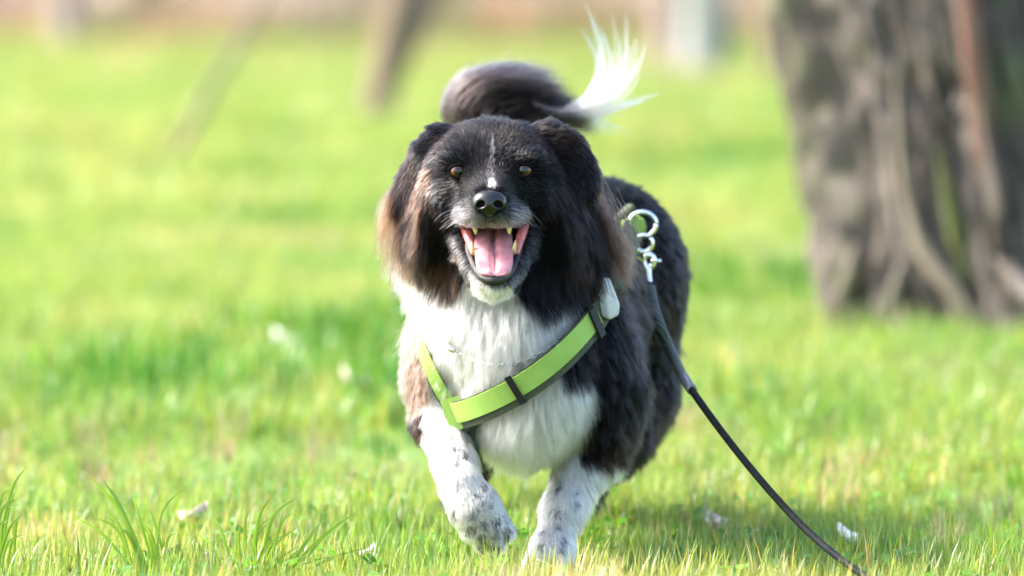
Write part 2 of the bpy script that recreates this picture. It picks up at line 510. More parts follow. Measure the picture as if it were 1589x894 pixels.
# big buttress ribs and long furrows
lob = .035 * np.sin(6 * TH + .6 * np.sin(ZZ * 2)) + .022 * np.sin(11 * TH + 1.5 + .8 * ZZ)
pp = np.stack([np.cos(TH) * 2.2, np.sin(TH) * 2.2, ZZ * .75], -1)
fur = 1 - np.abs(fbm(pp * 3.0 + .15 * fbm(pp * 4, 2)[..., None], 3)) * 2.6
fine = 1 - np.abs(fbm(pp * np.array((13, 13, 2.2)), 3)) * 2.4
crk = np.clip(np.abs(fbm(pp * np.array((7, 7, 3.6)) + .3 * fbm(pp * 6, 2)[..., None], 3)) * 5, 0, 1)
rad = rad + lob + .035 * fur + .030 * fine + .045 * (crk - 1)
lean = -.21 * np.clip(ZZ, -.1, 1.2) - .04 * np.clip(ZZ - 1.2, 0, 5)
tx = TC[0] + lean + rad * np.cos(TH); ty = TC[1] + TR * .75 + rad * np.sin(TH)
ii = np.arange(TH.size).reshape(TH.shape)
tq = np.stack([ii[:, :-1], np.roll(ii, -1, 0)[:, :-1], np.roll(ii, -1, 0)[:, 1:], ii[:, 1:]], -1).reshape(-1, 4)
np_mesh('trunk', np.stack([tx, ty, ZZ], -1).reshape(-1, 3), tq, M_BARK, tree)
tcy = TC[1] + TR * .75
def on_trunk(px, py, out=0.0):
    """a point on the trunk's near face along px, py"""
    Y = tcy - TR
    for _ in range(6):
        p = V(px, py, Y)
        cx = TC[0] - .21 * p[2]
        dx = np.clip((p[0] - cx) / (TR + .05), -.98, .98)
        Y = tcy - (TR + .05) * math.sqrt(1 - dx * dx) - out
    return V(px, py, Y)
M_VINE = bark_mat('pale_vine_bark', [(.3, (.12, .096, .066)), (.7, (.22, .185, .135))], 3.0)
M_RED = bark_mat('red_brown_strip', [(.3, (.085, .038, .026)), (.7, (.16, .08, .055))], 3.0)
M_MOSS = simple('yellow_moss', (.075, .085, .022), .95, var=.4, scale=60, bump=.8)
tube('vine_stem', catmull([on_trunk(*p, .02) for p in ((1388, 100), (1396, 200), (1404, 280), (1420, 350), (1440, 400), (1478, 450), (1520, 500))], 40), [.002, .012, .015, .018, .022, .020, .008], M_VINE, tree, 10)['label'] = 'pale vine stem climbing the bark'
tube('bark_strip', catmull([on_trunk(*p, .015) for p in ((1500, -20), (1512, 80), (1522, 170), (1530, 250), (1540, 330))], 30), [.022, .030, .026, .024, .004], M_RED, tree, 10, (np.array((0, 1, 0)), .5))['label'] = 'reddish brown strip of bare bark'
tube('moss_strip', catmull([on_trunk(*p, .005) for p in ((1455, 230), (1470, 300), (1485, 370), (1500, 440))], 24), [.003, .017, .020, .004], M_MOSS, tree, 10, (np.array((0, 1, 0)), .5))['label'] = 'yellow green moss on the bark'
for pts, rr_ in (([(1330, 380), (1322, 430), (1308, 490), (1290, 540)], [.012, .028, .028, .008]), ([(1285, 350), (1288, 430), (1286, 490), (1278, 530)], [.010, .020, .024, .008]),
                 ([(1545, 400), (1572, 430), (1600, 460), (1640, 480)], [.010, .022, .022, .008]), ([(1400, 410), (1392, 450), (1380, 500)], [.010, .020, .008])):
    tube('root', catmull([on_trunk(*p, .01 + .10 * i / 3) for i, p in enumerate(pts)], 20), rr_, M_BARK, tree, 12)
for z0, az, ln_ in ((3.2, 2.4, 2.2), (3.9, .4, 2.6), (4.4, 4.4, 2.0), (4.8, 1.4, 2.4), (4.9, 5.6, 2.2)):
    b = np.array((TC[0] - .21 * 1.2 - .04 * (z0 - 1.2), tcy, z0)); d = np.array((math.cos(az), math.sin(az), .9))
    tube('limb', catmull([b, b + d * ln_ * .4, b + d * ln_ * .75 + np.array((0, 0, .3)), b + d * ln_ + np.array((0, 0, .8))], 16), [.16, .11, .07, .02], M_BARK, tree, 10)

def slim_tree(name, label, base_px, top, r0, r1, mat, group=None, forks=()):
    """a slender trunk standing at the ground point seen at base_px, leaning to pass top (px, py at the same depth)"""
    g = G(*base_px); g[2] = float(ground_h(g[0], g[1]))
    e = empty(name, (g[0], g[1], g[2]), label, 'tree', group)
    tp = V(top[0], top[1], g[1])
    d = (tp - g) / max(tp[2] - g[2], .05)
    rng = np.random.default_rng(int(base_px[0]))
    pts = [g - d * .15] + [g + d * h + np.array((*rng.normal(0, .02, 2) * h * .5, 0)) * (h > .8) for h in (.25, .6, 1.1, 1.8, 2.6, 3.6)]
    tube('trunk', catmull(pts, 40), [r0 * 1.35, r0, r0 * .95, (r0 + r1) / 2, r1, r1 * .7, r1 * .4], mat, e, 14)
    for (h, dx, dy, dz, r, ln_) in forks:
        b = g + d * h; dd = np.array((dx, dy, dz))
        tube('limb', catmull([b, b + dd * ln_ * .35, b + dd * ln_ * .7 + np.array((.02, 0, .05)), b + dd * ln_], 18), [r, r * .85, r * .6, r * .3], mat, e, 10)
    rr_ = [(2.2, .5, .2, .8), (2.8, -.5, -.3, .8), (3.2, .2, -.5, .9)]
    for (h, dx, dy, dz) in rr_:
        b = g + d * h; dd = np.array((dx, dy, dz))
        tube('limb', catmull([b, b + dd * .7, b + dd * 1.3 + np.array((0, 0, .2))], 10), [r1 * .5, r1 * .35, r1 * .12], mat, e, 8)
    return e
slim_tree('slim_tree', 'slender dark brown tree at the far upper left of the meadow', (108, 82), (104, 0), .13, .11, M_BARK4)
slim_tree('slim_tree', 'forked brown sapling standing behind the dog, left of its tail', (578, 205), (618, 0), .075, .07, M_BARK2, forks=((.12, .48, .05, .9, .055, 1.6), (.35, .15, -.05, .95, .04, 1.5)))
slim_tree('slim_tree', 'dark mauve brown trunk just right of the white tail tip', (1040, 102), (1040, 0), .125, .12, M_BARK4)
slim_tree('birch_tree', 'pale whitish trunk between the dark trunk and the old tree', (1090, 112), (1092, 0), .17, .16, M_BARK3)
slim_tree('slim_tree', 'thin tan brown trunk close beside the old thick tree', (1205, 125), (1196, 0), .09, .08, M_BARK2)
slim_tree('slim_tree', 'thin pale stem leaning to the right at the left of the meadow', (252, 262), (395, 20), .020, .014, M_VINE)
slim_tree('slim_tree', 'broad blurred brown trunk second from the upper left corner', (215, 72), (222, 0), .16, .14, M_BARK2)
# ================================================================== the dog
# ---- implicit modelling: smooth unions of ellipsoids and tapered capsules, meshed with surface nets
class Field:
    def __init__(s, lo, hi, h):
        s.h = h; s.lo = np.array(lo, dtype=float)
        s.n = np.ceil((np.array(hi) - s.lo) / h).astype(int) + 1
        s.f = np.full(s.n, 1.0, dtype=np.float32)
        s.ax = [s.lo[i] + h * np.arange(s.n[i]) for i in range(3)]
    def _sub(s, lo, hi):
        a = np.clip(np.floor((lo - s.lo) / s.h).astype(int), 0, s.n)
        b = np.clip(np.ceil((hi - s.lo) / s.h).astype(int) + 1, 0, s.n)
        if np.any(b - a <= 0): return None, None
        sl = tuple(slice(a[i], b[i]) for i in range(3))
        g = np.stack(np.meshgrid(s.ax[0][sl[0]], s.ax[1][sl[1]], s.ax[2][sl[2]], indexing='ij'), -1)
        return sl, g
    def _mix(s, sl, d, k, op):
        d = d.astype(np.float32)
        f = s.f[sl]
        if op == 'sub':
            d = -d
            h = np.clip(0.5 - 0.5 * (d - f) / -k, 0, 1) if False else np.clip(0.5 + 0.5 * (d - f) / k, 0, 1)
            s.f[sl] = f * (1 - h) + d * h + k * h * (1 - h)
        else:
            h = np.clip(0.5 + 0.5 * (f - d) / k, 0, 1)
            s.f[sl] = f * (1 - h) + d * h - k * h * (1 - h)
    def ell(s, c, r, rot=None, k=0.02, op='add'):
        c = np.asarray(c); r = np.asarray(r, dtype=float)
        m = r.max() + k + 3 * s.h
        sl, g = s._sub(c - m, c + m)
        if sl is None: return
        q = g - c
        if rot is not None: q = q @ np.asarray(rot)          # columns of rot = local axes
        k0 = np.linalg.norm(q / r, axis=-1)
        k1 = np.linalg.norm(q / (r * r), axis=-1) + 1e-9
        s._mix(sl, k0 * (k0 - 1) / k1, k, op)
    def cap(s, a, b, ra, rb, k=0.015, op='add'):
        a = np.asarray(a); b = np.asarray(b)
        m = max(ra, rb) + k + 3 * s.h
        sl, g = s._sub(np.minimum(a, b) - m, np.maximum(a, b) + m)
        if sl is None: return
        ab = b - a
        t = np.clip(((g - a) @ ab) / (ab @ ab + 1e-12), 0, 1)
        d = np.linalg.norm(g - a - t[..., None] * ab, axis=-1) - (ra + (rb - ra) * t)
        s._mix(sl, d, k, op)
    def chain(s, pts, rads, k=0.015, op='add'):
        for i in range(len(pts) - 1):
            s.cap(pts[i], pts[i + 1], rads[i], rads[i + 1], k, op)
    def mesh(s):
        f = s.f
        neg = f < 0
        nx, ny, nz = f.shape
        act = np.zeros((nx - 1, ny - 1, nz - 1), dtype=np.int8)
        for dx in (0, 1):
            for dy in (0, 1):
                for dz in (0, 1):
                    act += neg[dx:nx - 1 + dx, dy:ny - 1 + dy, dz:nz - 1 + dz]
        cells = np.argwhere((act > 0) & (act < 8))
        idx = np.full(act.shape, -1, dtype=np.int64)
        idx[tuple(cells.T)] = np.arange(len(cells))
        cor = {}
        for dx in (0, 1):
            for dy in (0, 1):
                for dz in (0, 1):
                    cor[dx, dy, dz] = f[cells[:, 0] + dx, cells[:, 1] + dy, cells[:, 2] + dz].astype(float)
        acc = np.zeros((len(cells), 3)); cnt = np.zeros(len(cells))
        for a in cor:
            for ax in range(3):
                if a[ax] == 0:
                    b = list(a); b[ax] = 1; b = tuple(b)
                    fa, fb = cor[a], cor[b]
                    m = (fa < 0) != (fb < 0)
                    t = np.where(m, fa / np.where(m, fa - fb, 1), 0)
                    p = np.tile(np.array(a, dtype=float), (len(cells), 1))
                    p[:, ax] = t
                    acc += p * m[:, None]; cnt += m
        verts = s.lo + s.h * (cells + acc / cnt[:, None])
        quads = []
        for ax in range(3):
            b, c = (ax + 1) % 3, (ax + 2) % 3
            n0 = np.take(neg, range(0, f.shape[ax] - 1), ax)
            n1 = np.take(neg, range(1, f.shape[ax]), ax)
            e = np.argwhere(n0 != n1)
            e = e[(e[:, b] > 0) & (e[:, c] > 0) & (e[:, b] < f.shape[b] - 1) & (e[:, c] < f.shape[c] - 1)]
            flip = n0[tuple(e.T)]
            q = []
            for (ob, oc) in ((-1, -1), (0, -1), (0, 0), (-1, 0)):
                e2 = e.copy(); e2[:, b] += ob; e2[:, c] += oc
                q.append(idx[tuple(e2.T)])
            q = np.stack(q, 1)
            q[~flip] = q[~flip][:, ::-1]
            quads.append(q)
        return verts, np.concatenate(quads)

def axes_from(long_dir, flat_dir):
    """columns: across, thin, long"""
    l = nrm(long_dir); t = nrm(np.asarray(flat_dir, dtype=float) - l * np.dot(flat_dir, l)); a = np.cross(t, l)
    return np.stack([a, t, l], 1)

def dog_field(fl):
    E, K, CH = fl.ell, fl.cap, fl.chain
    # trunk of the body
    E(V(808, 545, .17), (.112, .16, .130), k=.03)
    E(V(862, 470, .42), (.120, .20, .120), k=.05)
    E(V(922, 425, .64), (.125, .15, .135), k=.05)
    # neck and ruff mass
    K(V(765, 330, .10), V(800, 480, .18), .085, .115, k=.04)
    E(V(790, 388, .14), (.142, .09, .095), k=.04)
    E(V(775, 480, .10), (.090, .075, .080), k=.04)
    E(V(815, 610, .10), (.075, .070, .070), k=.03)
    # shoulders
    E(V(688, 560, .15), (.042, .075, .085), k=.03)
    E(V(928, 585, .18), (.048, .085, .115), k=.03)
    # raised foreleg
    CH([V(684, 585, .14), V(685, 650, .12), V(704, 715, .03), V(716, 752, -.015)], [.040, .030, .022, .0235], k=.02)
    CH([V(716, 752, -.015), V(737, 785, -.02), V(750, 810, -.012)], [.0245, .029, .031], k=.014)
    for (x, y, Y) in ((730, 824, .006), (749, 842, -.008), (770, 845, -.010), (785, 825, .0)):
        K(V(750 + (x - 757) * .62, 806, -.012), V(x, y, Y), .0165, .0125, k=.003)
    # planted foreleg
    CH([V(925, 600, .17), V(912, 690, .17), V(872, 790, .10), V(856, 850, .075)], [.054, .034, .0225, .0235], k=.022)
    CH([V(856, 850, .075), V(850, 882, .045)], [.0255, .033], k=.012)
    for (x, y, Y) in ((818, 893, .03), (838, 899, .0), (864, 899, .0), (886, 893, .03)):
        K(V(850 + (x - 850) * .62, 885, .05), V(x, y, Y), .018, .0140, k=.003)
    # hind legs
    E(V(975, 545, .68), (.060, .105, .120), k=.04)
    CH([V(965, 600, .66), V(945, 660, .60), V(905, 745, .78), V(900, 800, .73)], [.070, .050, .028, .026], k=.025)
    CH([V(900, 800, .73), V(899, 812, .67)], [.028, .026], k=.012)
    E(V(865, 545, .70), (.060, .100, .120), k=.04)
    CH([V(845, 590, .68), V(775, 640, .62), V(728, 715, .80), V(718, 780, .76)], [.065, .046, .026, .025], k=.025)
    CH([V(718, 780, .76), V(716, 800, .70)], [.026, .025], k=.012)
    # tail core
    CH([V(900, 330, .74), V(805, 265, .78), V(738, 200, .80), V(728, 152, .80), V(775, 128, .79), V(840, 155, .77)], [.026, .018, .013, .012, .010, .006], k=.02)
    # ---- head
    E(V(763, 258, .07), (.083, .10, .060), k=.03)
    E(V(763, 285, .055), (.078, .075, .055), k=.03)
    for sx in (-1, 1):
        E(V(763 + sx * 63, 302, .045), (.037, .052, .043), k=.022)       # cheek
        E(V(763 + sx * 50, 247, -.004), (.023, .019, .0115), k=.013)      # brow
        E(V(763 + sx * 85, 335, .08), (.045, .05, .05), k=.03)
    K(V(762, 285, .0), V(760, 312, -.078), .035, .0255, k=.025)           # bridge of the nose
    for sx in (-1, 1):
        E(V(760 + sx * 23, 329, -.055), (.021, .042, .0155), k=.014)     # flews
        E(V(762 + sx * 34, 328, -.010), (.017, .040, .0155), k=.014)
    # mouth cavity, then the lower jaw
    K(V(766, 372, -.01), V(766, 364, .05), .036, .028, k=.006, op='sub')
    K(V(766, 390, -.05), V(766, 366, .0), .028, .036, k=.006, op='sub')
    for sx, pts in ((-1, [(712, 352, .03), (722, 382, .0), (734, 412, -.03), (748, 434, -.052), (766, 441, -.06)]),
                    (1, [(822, 352, .03), (812, 382, .0), (799, 412, -.03), (785, 434, -.052), (766, 441, -.06)])):
        CH([V(*p) for p in pts], [.0105, .0098, .009, .0085, .0085], k=.008)
    E(V(766, 418, -.012), (.032, .048, .012), axes_from((0, -.75, -.66), (0, -.66, .75))[:, [0, 2, 1]], k=.010)   # floor of the jaw
    E(V(766, 416, .055), (.040, .05, .036), k=.02)                          # throat
    # flap ears
    CH([V(682, 220, .07), V(660, 236, .065)], [.022, .016], k=.02)
    E(V(641, 275, .06), (.020, .011, .050), axes_from((-.46, .05, -.88), (-.5, -.8, .2)), k=.012)
    CH([V(850, 216, .075), V(880, 228, .07)], [.024, .018], k=.02)
    E(V(893, 257, .062), (.028, .012, .050), axes_from((.46, .05, -.88), (.4, -.85, .2)), k=.014)
    E(V(866, 305, .11), (.048, .05, .07), k=.03)
    E(V(682, 305, .11), (.042, .05, .07), k=.03)

fb = Field((-.24, -.14, -.01), (.36, 1.0, .80), .0045)
dog_field(fb)
vb, qb = fb.mesh()
HB_LO = np.array((V(655, 460, 0)[0], -.14, V(762, 462, 0)[2])); HB_HI = np.array((V(875, 300, 0)[0], .055, V(762, 196, 0)[2]))
ins = np.all((vb > HB_LO + .004) & (vb < HB_HI - .004), axis=1)
qb = qb[~ins[qb].all(axis=1)]
fh = Field(HB_LO, HB_HI, .0018)
dog_field(fh)
vh, qh = fh.mesh()
del fb, fh
dv = np.concatenate([vb, vh]); dq = np.concatenate([qb, qh + len(vb)])
used = np.unique(dq); remap = np.full(len(dv), -1); remap[used] = np.arange(len(used))
dv = dv[used]; dq = remap[dq]
# ---- lookups on the dog's surface
d_px, d_py = proj(dv)
_qc = dv[dq].mean(axis=1)
_e1 = dv[dq[:, 2]] - dv[dq[:, 0]]; _e2 = dv[dq[:, 3]] - dv[dq[:, 1]]
_qn = np.cross(_e1, _e2); _qa = 0.5 * np.linalg.norm(_qn, axis=1); _qn = nrm(_qn)
_cpx, _cpy = proj(_qc)
_front = _qn[:, 1] < 0.3
def surf(px, py, r=6):
    m = (np.abs(_cpx - px) < r) & (np.abs(_cpy - py) < r)
    if not m.any():
        return surf(px, py, r * 2)
    return float(_qc[m][:, 1].min())
def S(px, py, out=0.0):
    """point on (or out metres in front of) the dog's surface seen at px, py"""
    return V(px, py, surf(px, py) - out)
def inpoly(x, y, poly):
    ins = np.zeros(np.shape(x), dtype=bool)
    n = len(poly)
    for i in range(n):
        x0, y0 = poly[i]; x1, y1 = poly[(i + 1) % n]
        c = ((y0 > y) != (y1 > y)) & (x < (x1 - x0) * (y - y0) / (y1 - y0 + 1e-9) + x0)
        ins ^= c
    return ins
MOUTH = [(718, 347), (819, 347), (810, 385), (800, 412), (790, 430), (766, 438), (744, 430), (733, 412), (724, 385)]
CHEST_W = [(598, 408), (640, 428), (668, 462), (700, 468), (722, 440), (740, 440), (766, 450), (795, 446), (818, 478), (845, 500),
           (875, 482), (905, 474), (912, 492), (885, 530), (855, 562), (820, 585), (800, 600), (850, 600), (890, 606), (922, 592), (930, 625),
           (912, 680), (898, 720), (880, 740), (850, 760), (740, 745), (738, 660), (720, 640), (690, 650), (665, 640), (660, 560), (645, 520),
           (632, 480), (620, 440)]
LEG_L = [(655, 625), (690, 615), (735, 640), (760, 700), (800, 760), (800, 870), (650, 870)]
LEG_R = [(838, 700), (885, 690), (905, 728), (970, 722), (975, 790), (930, 905), (780, 905)]
MUZ = [(708, 315), (735, 300), (762, 292), (790, 300), (816, 315), (828, 340), (824, 352), (702, 352), (698, 338)]
JAW = [(688, 348), (722, 352), (742, 428), (766, 432), (792, 428), (812, 352), (846, 348), (832, 392), (815, 426), (796, 447), (766, 456), (736, 447), (717, 426), (700, 392)]
BROWN_L = [(640, 300), (662, 240), (668, 300), (652, 350), (640, 440), (575, 440), (585, 345), (618, 345)]
BROWN_L2 = [(650, 400), (712, 395), (712, 455), (660, 450)]
BROWN_R = [(920, 300), (960, 315), (995, 380), (990, 440), (945, 425), (935, 350)]
SHOULDER = [(610, 470), (642, 480), (668, 560), (672, 620), (655, 650), (610, 650)]
SPOTS = [(722, 712, 8), (708, 722, 6), (752, 757, 6), (766, 790, 6), (740, 797, 5), (753, 785, 5), (700, 700, 5), (730, 690, 6), (732, 828, 10), (751, 840, 10),
         (771, 836, 9), (787, 826, 9), (704, 806, 7), (862, 765, 8), (840, 830, 5), (867, 822, 7), (876, 862, 6), (838, 850, 6), (898, 788, 5),
         (862, 893, 11), (850, 742, 10), (845, 755, 6), (880, 850, 5), (825, 875, 5)]
BLACK = np.array((.004, .0038, .0045)); BROWN = np.array((.075, .036, .022)); TAN = np.array((.22, .115, .066))
GREY = np.array((.34, .33, .33)); WHITE = np.array((.50, .487, .457)); PALEBR = np.array((.30, .22, .19))

def coat_colour(p, rnd, cl):
    """colour of a hair by where its outer half lies; rnd per hair, cl per lock, both 0..1"""
    x, y = proj(p)
    x = x + fbm(p * 60, 2) * 10; y = y + fbm(p * 60 + 9, 2) * 10
    n = len(p); Y = p[:, 1]
    root = np.tile(BLACK, (n, 1)); tip = np.tile(BLACK * 1.3, (n, 1))
    def put(m, a, b):
        root[m] = a; tip[m] = b
    # brown cast on the long hair of the body
    br = np.clip(fbm(p * 22, 3) * 1.6 + .15, 0, 1) * (rnd * .6 + cl * .4) * (Y > .0) * np.where(Y > .2, .45, 1)
    tip += (BROWN * .6 - tip) * (br * .6)[:, None]
    near = Y < .30
    m = near & inpoly(x, y, BROWN_L) & (cl > .35); put(m, BROWN * .5, np.array((.115, .07, .052)))
    m = near & inpoly(x, y, BROWN_L2) & (cl > .55); put(m, BLACK, BROWN * 1.3)
    m = near & inpoly(x, y, BROWN_R) & (cl > .3); put(m, BROWN * .2, BROWN * .55)
    m = near & inpoly(x, y, SHOULDER); put(m, BROWN * 1.2, PALEBR); put(m & (rnd < .35), BROWN * .5, BROWN)
    m = (Y < .26) & inpoly(x, y, CHEST_W); put(m, WHITE * .95, WHITE)
    for poly in (LEG_L, LEG_R):
        m = (Y < .28) & inpoly(x, y, poly); put(m, WHITE * .95, WHITE)
    for (sx, sy, sr) in SPOTS:
        ang_ = np.arctan2(y - sy, x - sx)
        m = (Y < .22) & ((x - sx) ** 2 + ((y - sy) * .8) ** 2 < (sr * (0.40 + .35 * np.sin(ang_ * 2 + sx) ** 2 + .35 * rnd)) ** 2) & (rnd < .75); put(m, (.045, .045, .048), (.10, .10, .105))
    # face
    face = (Y < .06) & (y < 460)
    px, py = proj(p)
    m = face & inpoly(px, py, MUZ)
    frac = np.clip(.22 + .48 * np.clip((py - 305) / 38, 0, 1) + .18 * (np.abs(px - 762) > 45) * (py > 320), 0, .72)
    put(m & (rnd < frac), GREY * .45, GREY)
    m = face & inpoly(px, py, JAW)
    frac = np.clip(.38 + np.clip(py - 420, 0, 99) / 60, .38, .68)
    put(m & (rnd < frac), GREY * .8, WHITE * .75)
    put(face & (rnd < .45) & (((x - 763.5) / 5) ** 2 + ((py - 230) / 22) ** 2 < .4 + rnd * 1.2), GREY * .8, GREY * 2)
    put(face & (rnd < .30) & (np.abs(x - 762) < 5 + 6 * rnd) & (py > 246) & (py < 295), GREY * .6, GREY * 1.3)
    put(face & (rnd < .8) & (((px - 763) / 9) ** 2 + ((py - 286) / 11) ** 2 < .3 + rnd * 1.1), WHITE, WHITE)
    for sx in (-1, 1):
        a = ((px - 762 - sx * 68) / 28) ** 2 + ((py - 246) / 12) ** 2
        put(face & (a < 1) & (rnd < .14), GREY * .4, GREY * .8)
        a = ((px - 762 - sx * 74) / 26) ** 2 + ((py - 298) / 22) ** 2
        put(face & (a < 1) & (rnd < (.30 if sx < 0 else .13)), GREY * .4, GREY * .75)  # left cheek gets more grey: its lit sheen is put into the hair colour
    put(face & (py < 300) & (rnd > .965), GREY * .4, GREY * .8)
    v = (0.75 + .5 * rnd) * (.85 + .3 * cl)
    return np.clip(root * v[:, None], 0, .9), np.clip(tip * v[:, None], 0, .92)

# ---- how the coat lies: px, py, (right, up, toward camera), length, lift
GUIDES = [
    # face
    (762, 300, (0, .5, -.6), .006, .06), (762, 280, (0, .7, -.7), .007, .06), (762, 250, (0, .9, -.5), .009, .08), (763, 215, (0, .8, -.6), .012, .12), (763, 196, (0, .5, -.9), .016, .35),
    (735, 225, (-.35, .8, -.4), .011, .12), (790, 225, (.35, .8, -.4), .011, .12), (695, 230, (-.7, .45, -.5), .016, .12), (830, 230, (.7, .45, -.5), .016, .12),
    (712, 250, (-.6, .6, -.4), .008, .15), (813, 250, (.6, .6, -.4), .008, .15), (735, 265, (-.2, .6, -.6), .006, .06), (790, 265, (.2, .6, -.6), .006, .06),
    (690, 268, (-.9, 0, -.4), .013, .08), (836, 268, (.9, 0, -.4), .013, .08), (710, 285, (-.7, -.2, -.5), .009, .06), (815, 285, (.7, -.2, -.5), .009, .06),
    (690, 305, (-.8, -.4, -.4), .014, .08), (836, 305, (.8, -.4, -.4), .014, .08), (735, 305, (-.6, .1, -.7), .006, .06), (786, 305, (.6, .1, -.7), .006, .06),
    (725, 328, (-.75, -.4, -.4), .010, .12), (798, 328, (.75, -.4, -.4), .010, .12), (745, 341, (-.25, -1, 0), .010, .3), (776, 341, (.25, -1, 0), .010, .3),
    (708, 345, (-.8, -.5, -.3), .010, .15), (819, 345, (.8, -.5, -.3), .010, .15), (714, 385, (-.7, -.7, -.1), .012, .2), (818, 385, (.7, -.7, -.1), .012, .2),
    (735, 425, (-.5, -.8, 0), .010, .2), (798, 425, (.5, -.8, 0), .010, .2), (766, 446, (0, -1, .1), .008, .3),
    (674, 305, (-.6, -.7, -.2), .014, .08), (852, 305, (.6, -.7, -.2), .014, .08), (690, 325, (-.6, -.7, -.1), .016, .08), (838, 325, (.6, -.7, -.1), .016, .08), (652, 310, (-.4, -.9, 0), .045, .08), (878, 310, (.5, -.8, 0), .042, .08), (668, 245, (-.75, -.5, -.2), .028, .08), (860, 240, (.8, -.3, -.2), .024, .08),
    # ears
    (665, 225, (-.8, -.3, 0), .010, .2), (642, 258, (-.4, -.9, .1), .012, .1), (622, 310, (-.3, -1, .05), .024, .12), (870, 218, (.9, -.2, 0), .010, .2), (900, 246, (.5, -.85, .1), .011, .1), (920, 290, (.3, -1, .05), .010, .1),
    # ruff
    (650, 345, (-.35, -.95, .1), .058, .25), (620, 370, (-.3, -1, 0), .060, .3), (680, 390, (-.15, -1, .1), .058, .25), (640, 410, (-.2, -1, .05), .050, .3), (700, 440, (.05, -1, .15), .050, .3),
    (870, 350, (.45, -.85, .1), .060, .25), (920, 350, (.5, -.85, -.1), .062, .3), (950, 400, (.35, -.95, -.1), .055, .3), (850, 400, (.2, -1, .1), .060, .3), (900, 430, (.25, -1, .1), .055, .3), (820, 440, (.05, -1, .15), .055, .3),
    # chest
    (765, 490, (0, -1, .1), .055, .25), (690, 490, (-.1, -1, .05), .050, .25), (650, 490, (-.25, -1, 0), .040, .3), (840, 510, (.1, -1, .1), .050, .25),
    (740, 560, (-.02, -1, .1), .045, .2), (690, 570, (-.05, -1, .1), .035, .2), (830, 580, (.1, -1, .1), .045, .2), (800, 640, (0, -1, .1), .055, .25), (880, 630, (.1, -1, .1), .050, .25), (760, 670, (-.05, -1, .1), .050, .2), (850, 690, (.02, -1, .1), .040, .2),
    # shoulders and legs
    (640, 550, (-.3, -.9, -.2), .030, .3), (655, 610, (-.2, -1, -.1), .022, .3), (940, 540, (.2, -1, -.2), .040, .25), (930, 630, (.15, -1, -.1), .040, .25), (960, 640, (.3, -.9, -.3), .045, .3), (930, 700, (.3, -1, -.1), .038, .3),
    (690, 680, (-.05, -1, .1), .011, .12), (670, 720, (-.3, -.9, 0), .013, .22), (715, 745, (0, -1, .1), .009, .12), (745, 790, (.2, -1, 0), .006, .2), (745, 820, (.1, -1, 0), .004, .15), (690, 780, (-.2, -.9, -.1), .014, .3), (765, 830, (.2, -1, 0), .005, .15),
    (880, 750, (-.1, -1, 0), .012, .12), (860, 800, (-.1, -1, 0), .009, .12), (920, 760, (.4, -.9, -.2), .028, .3), (895, 820, (.3, -.9, -.1), .018, .25), (845, 870, (0, -.9, .2), .009, .12), (850, 893, (0, -.6, .6), .006, .15),
]
GUIDES3 = [  # the same, with the depth written out: trunk, hindquarters and the far side
    (950, 262, .45, (.15, -.1, -1), .028, .25), (1000, 262, .62, (.2, -.2, -.9), .030, .3), (1040, 330, .62, (.3, -.6, -.7), .032, .3), (1055, 420, .62, (.25, -.9, -.4), .038, .25), (1035, 520, .66, (.2, -1, -.2), .045, .25),
    (1000, 600, .66, (.1, -1, -.2), .045, .25), (960, 400, .40, (.2, -.7, -.7), .040, .25), (980, 500, .42, (.2, -.9, -.4), .045, .25), (950, 600, .38, (.1, -1, -.2), .050, .25), (900, 680, .40, (0, -1, -.3), .045, .25),
    (800, 680, .40, (0, -1, -.3), .045, .25), (780, 420, .40, (-.2, -.8, -.6), .040, .25), (800, 420, .64, (-.2, -.9, -.4), .040, .25), (905, 740, .76, (0, -1, 0), .015, .25), (730, 720, .78, (0, -1, 0), .015, .25),
    (860, 400, .80, (0, -1, -.3), .045, .3), (850, 250, .50, (0, -.1, -1), .028, .25), (735, 180, .80, (-.1, .8, .2), .02, .2), (780, 130, .79, (.9, .1, .1), .02, .2), (800, 262, .78, (-.6, .6, 0), .03, .3), (880, 310, .76, (-.3, .3, -.4), .035, .3),
]
g_pos, g_dir, g_len, g_lift = [], [], [], []
for (x, y, d, l, li) in GUIDES:
    g_pos.append(S(x, y)); g_dir.append((d[0], -d[2], d[1])); g_len.append(l); g_lift.append(li)
for (x, y, Y, d, l, li) in GUIDES3:
    g_pos.append(V(x, y, Y)); g_dir.append((d[0], -d[2], d[1])); g_len.append(l); g_lift.append(li)
g_pos = np.array(g_pos); g_dir = nrm(np.array(g_dir)); g_len = np.array(g_len); g_lift = np.array(g_lift)
def guide_at(p):
    d = np.empty((len(p), 3)); l = np.empty(len(p)); li = np.empty(len(p))
    for a in range(0, len(p), 20000):
        q = p[a:a + 20000]
        w = 1.0 / (((q[:, None, :] - g_pos[None]) ** 2).sum(-1) + 6e-5) ** 2
        w /= w.sum(1, keepdims=True)
        d[a:a + 20000] = w @ g_dir; l[a:a + 20000] = w @ g_len; li[a:a + 20000] = w @ g_lift
    return d, l, li

# ---- harness line (needed by the coat, which is pressed flat under it)
STRAP_R = [(925, 470), (912, 492), (885, 527), (850, 563), (810, 594), (770, 617), (735, 632), (712, 638)]
STRAP_L = [(640, 485), (651, 515), (662, 543), (674, 574), (688, 604), (706, 632)]
strap_path3 = np.array([S(*p) for p in catmull([np.array(q) for q in STRAP_R], 24)] + [S(*p) for p in catmull([np.array(q) for q in STRAP_L], 12)])

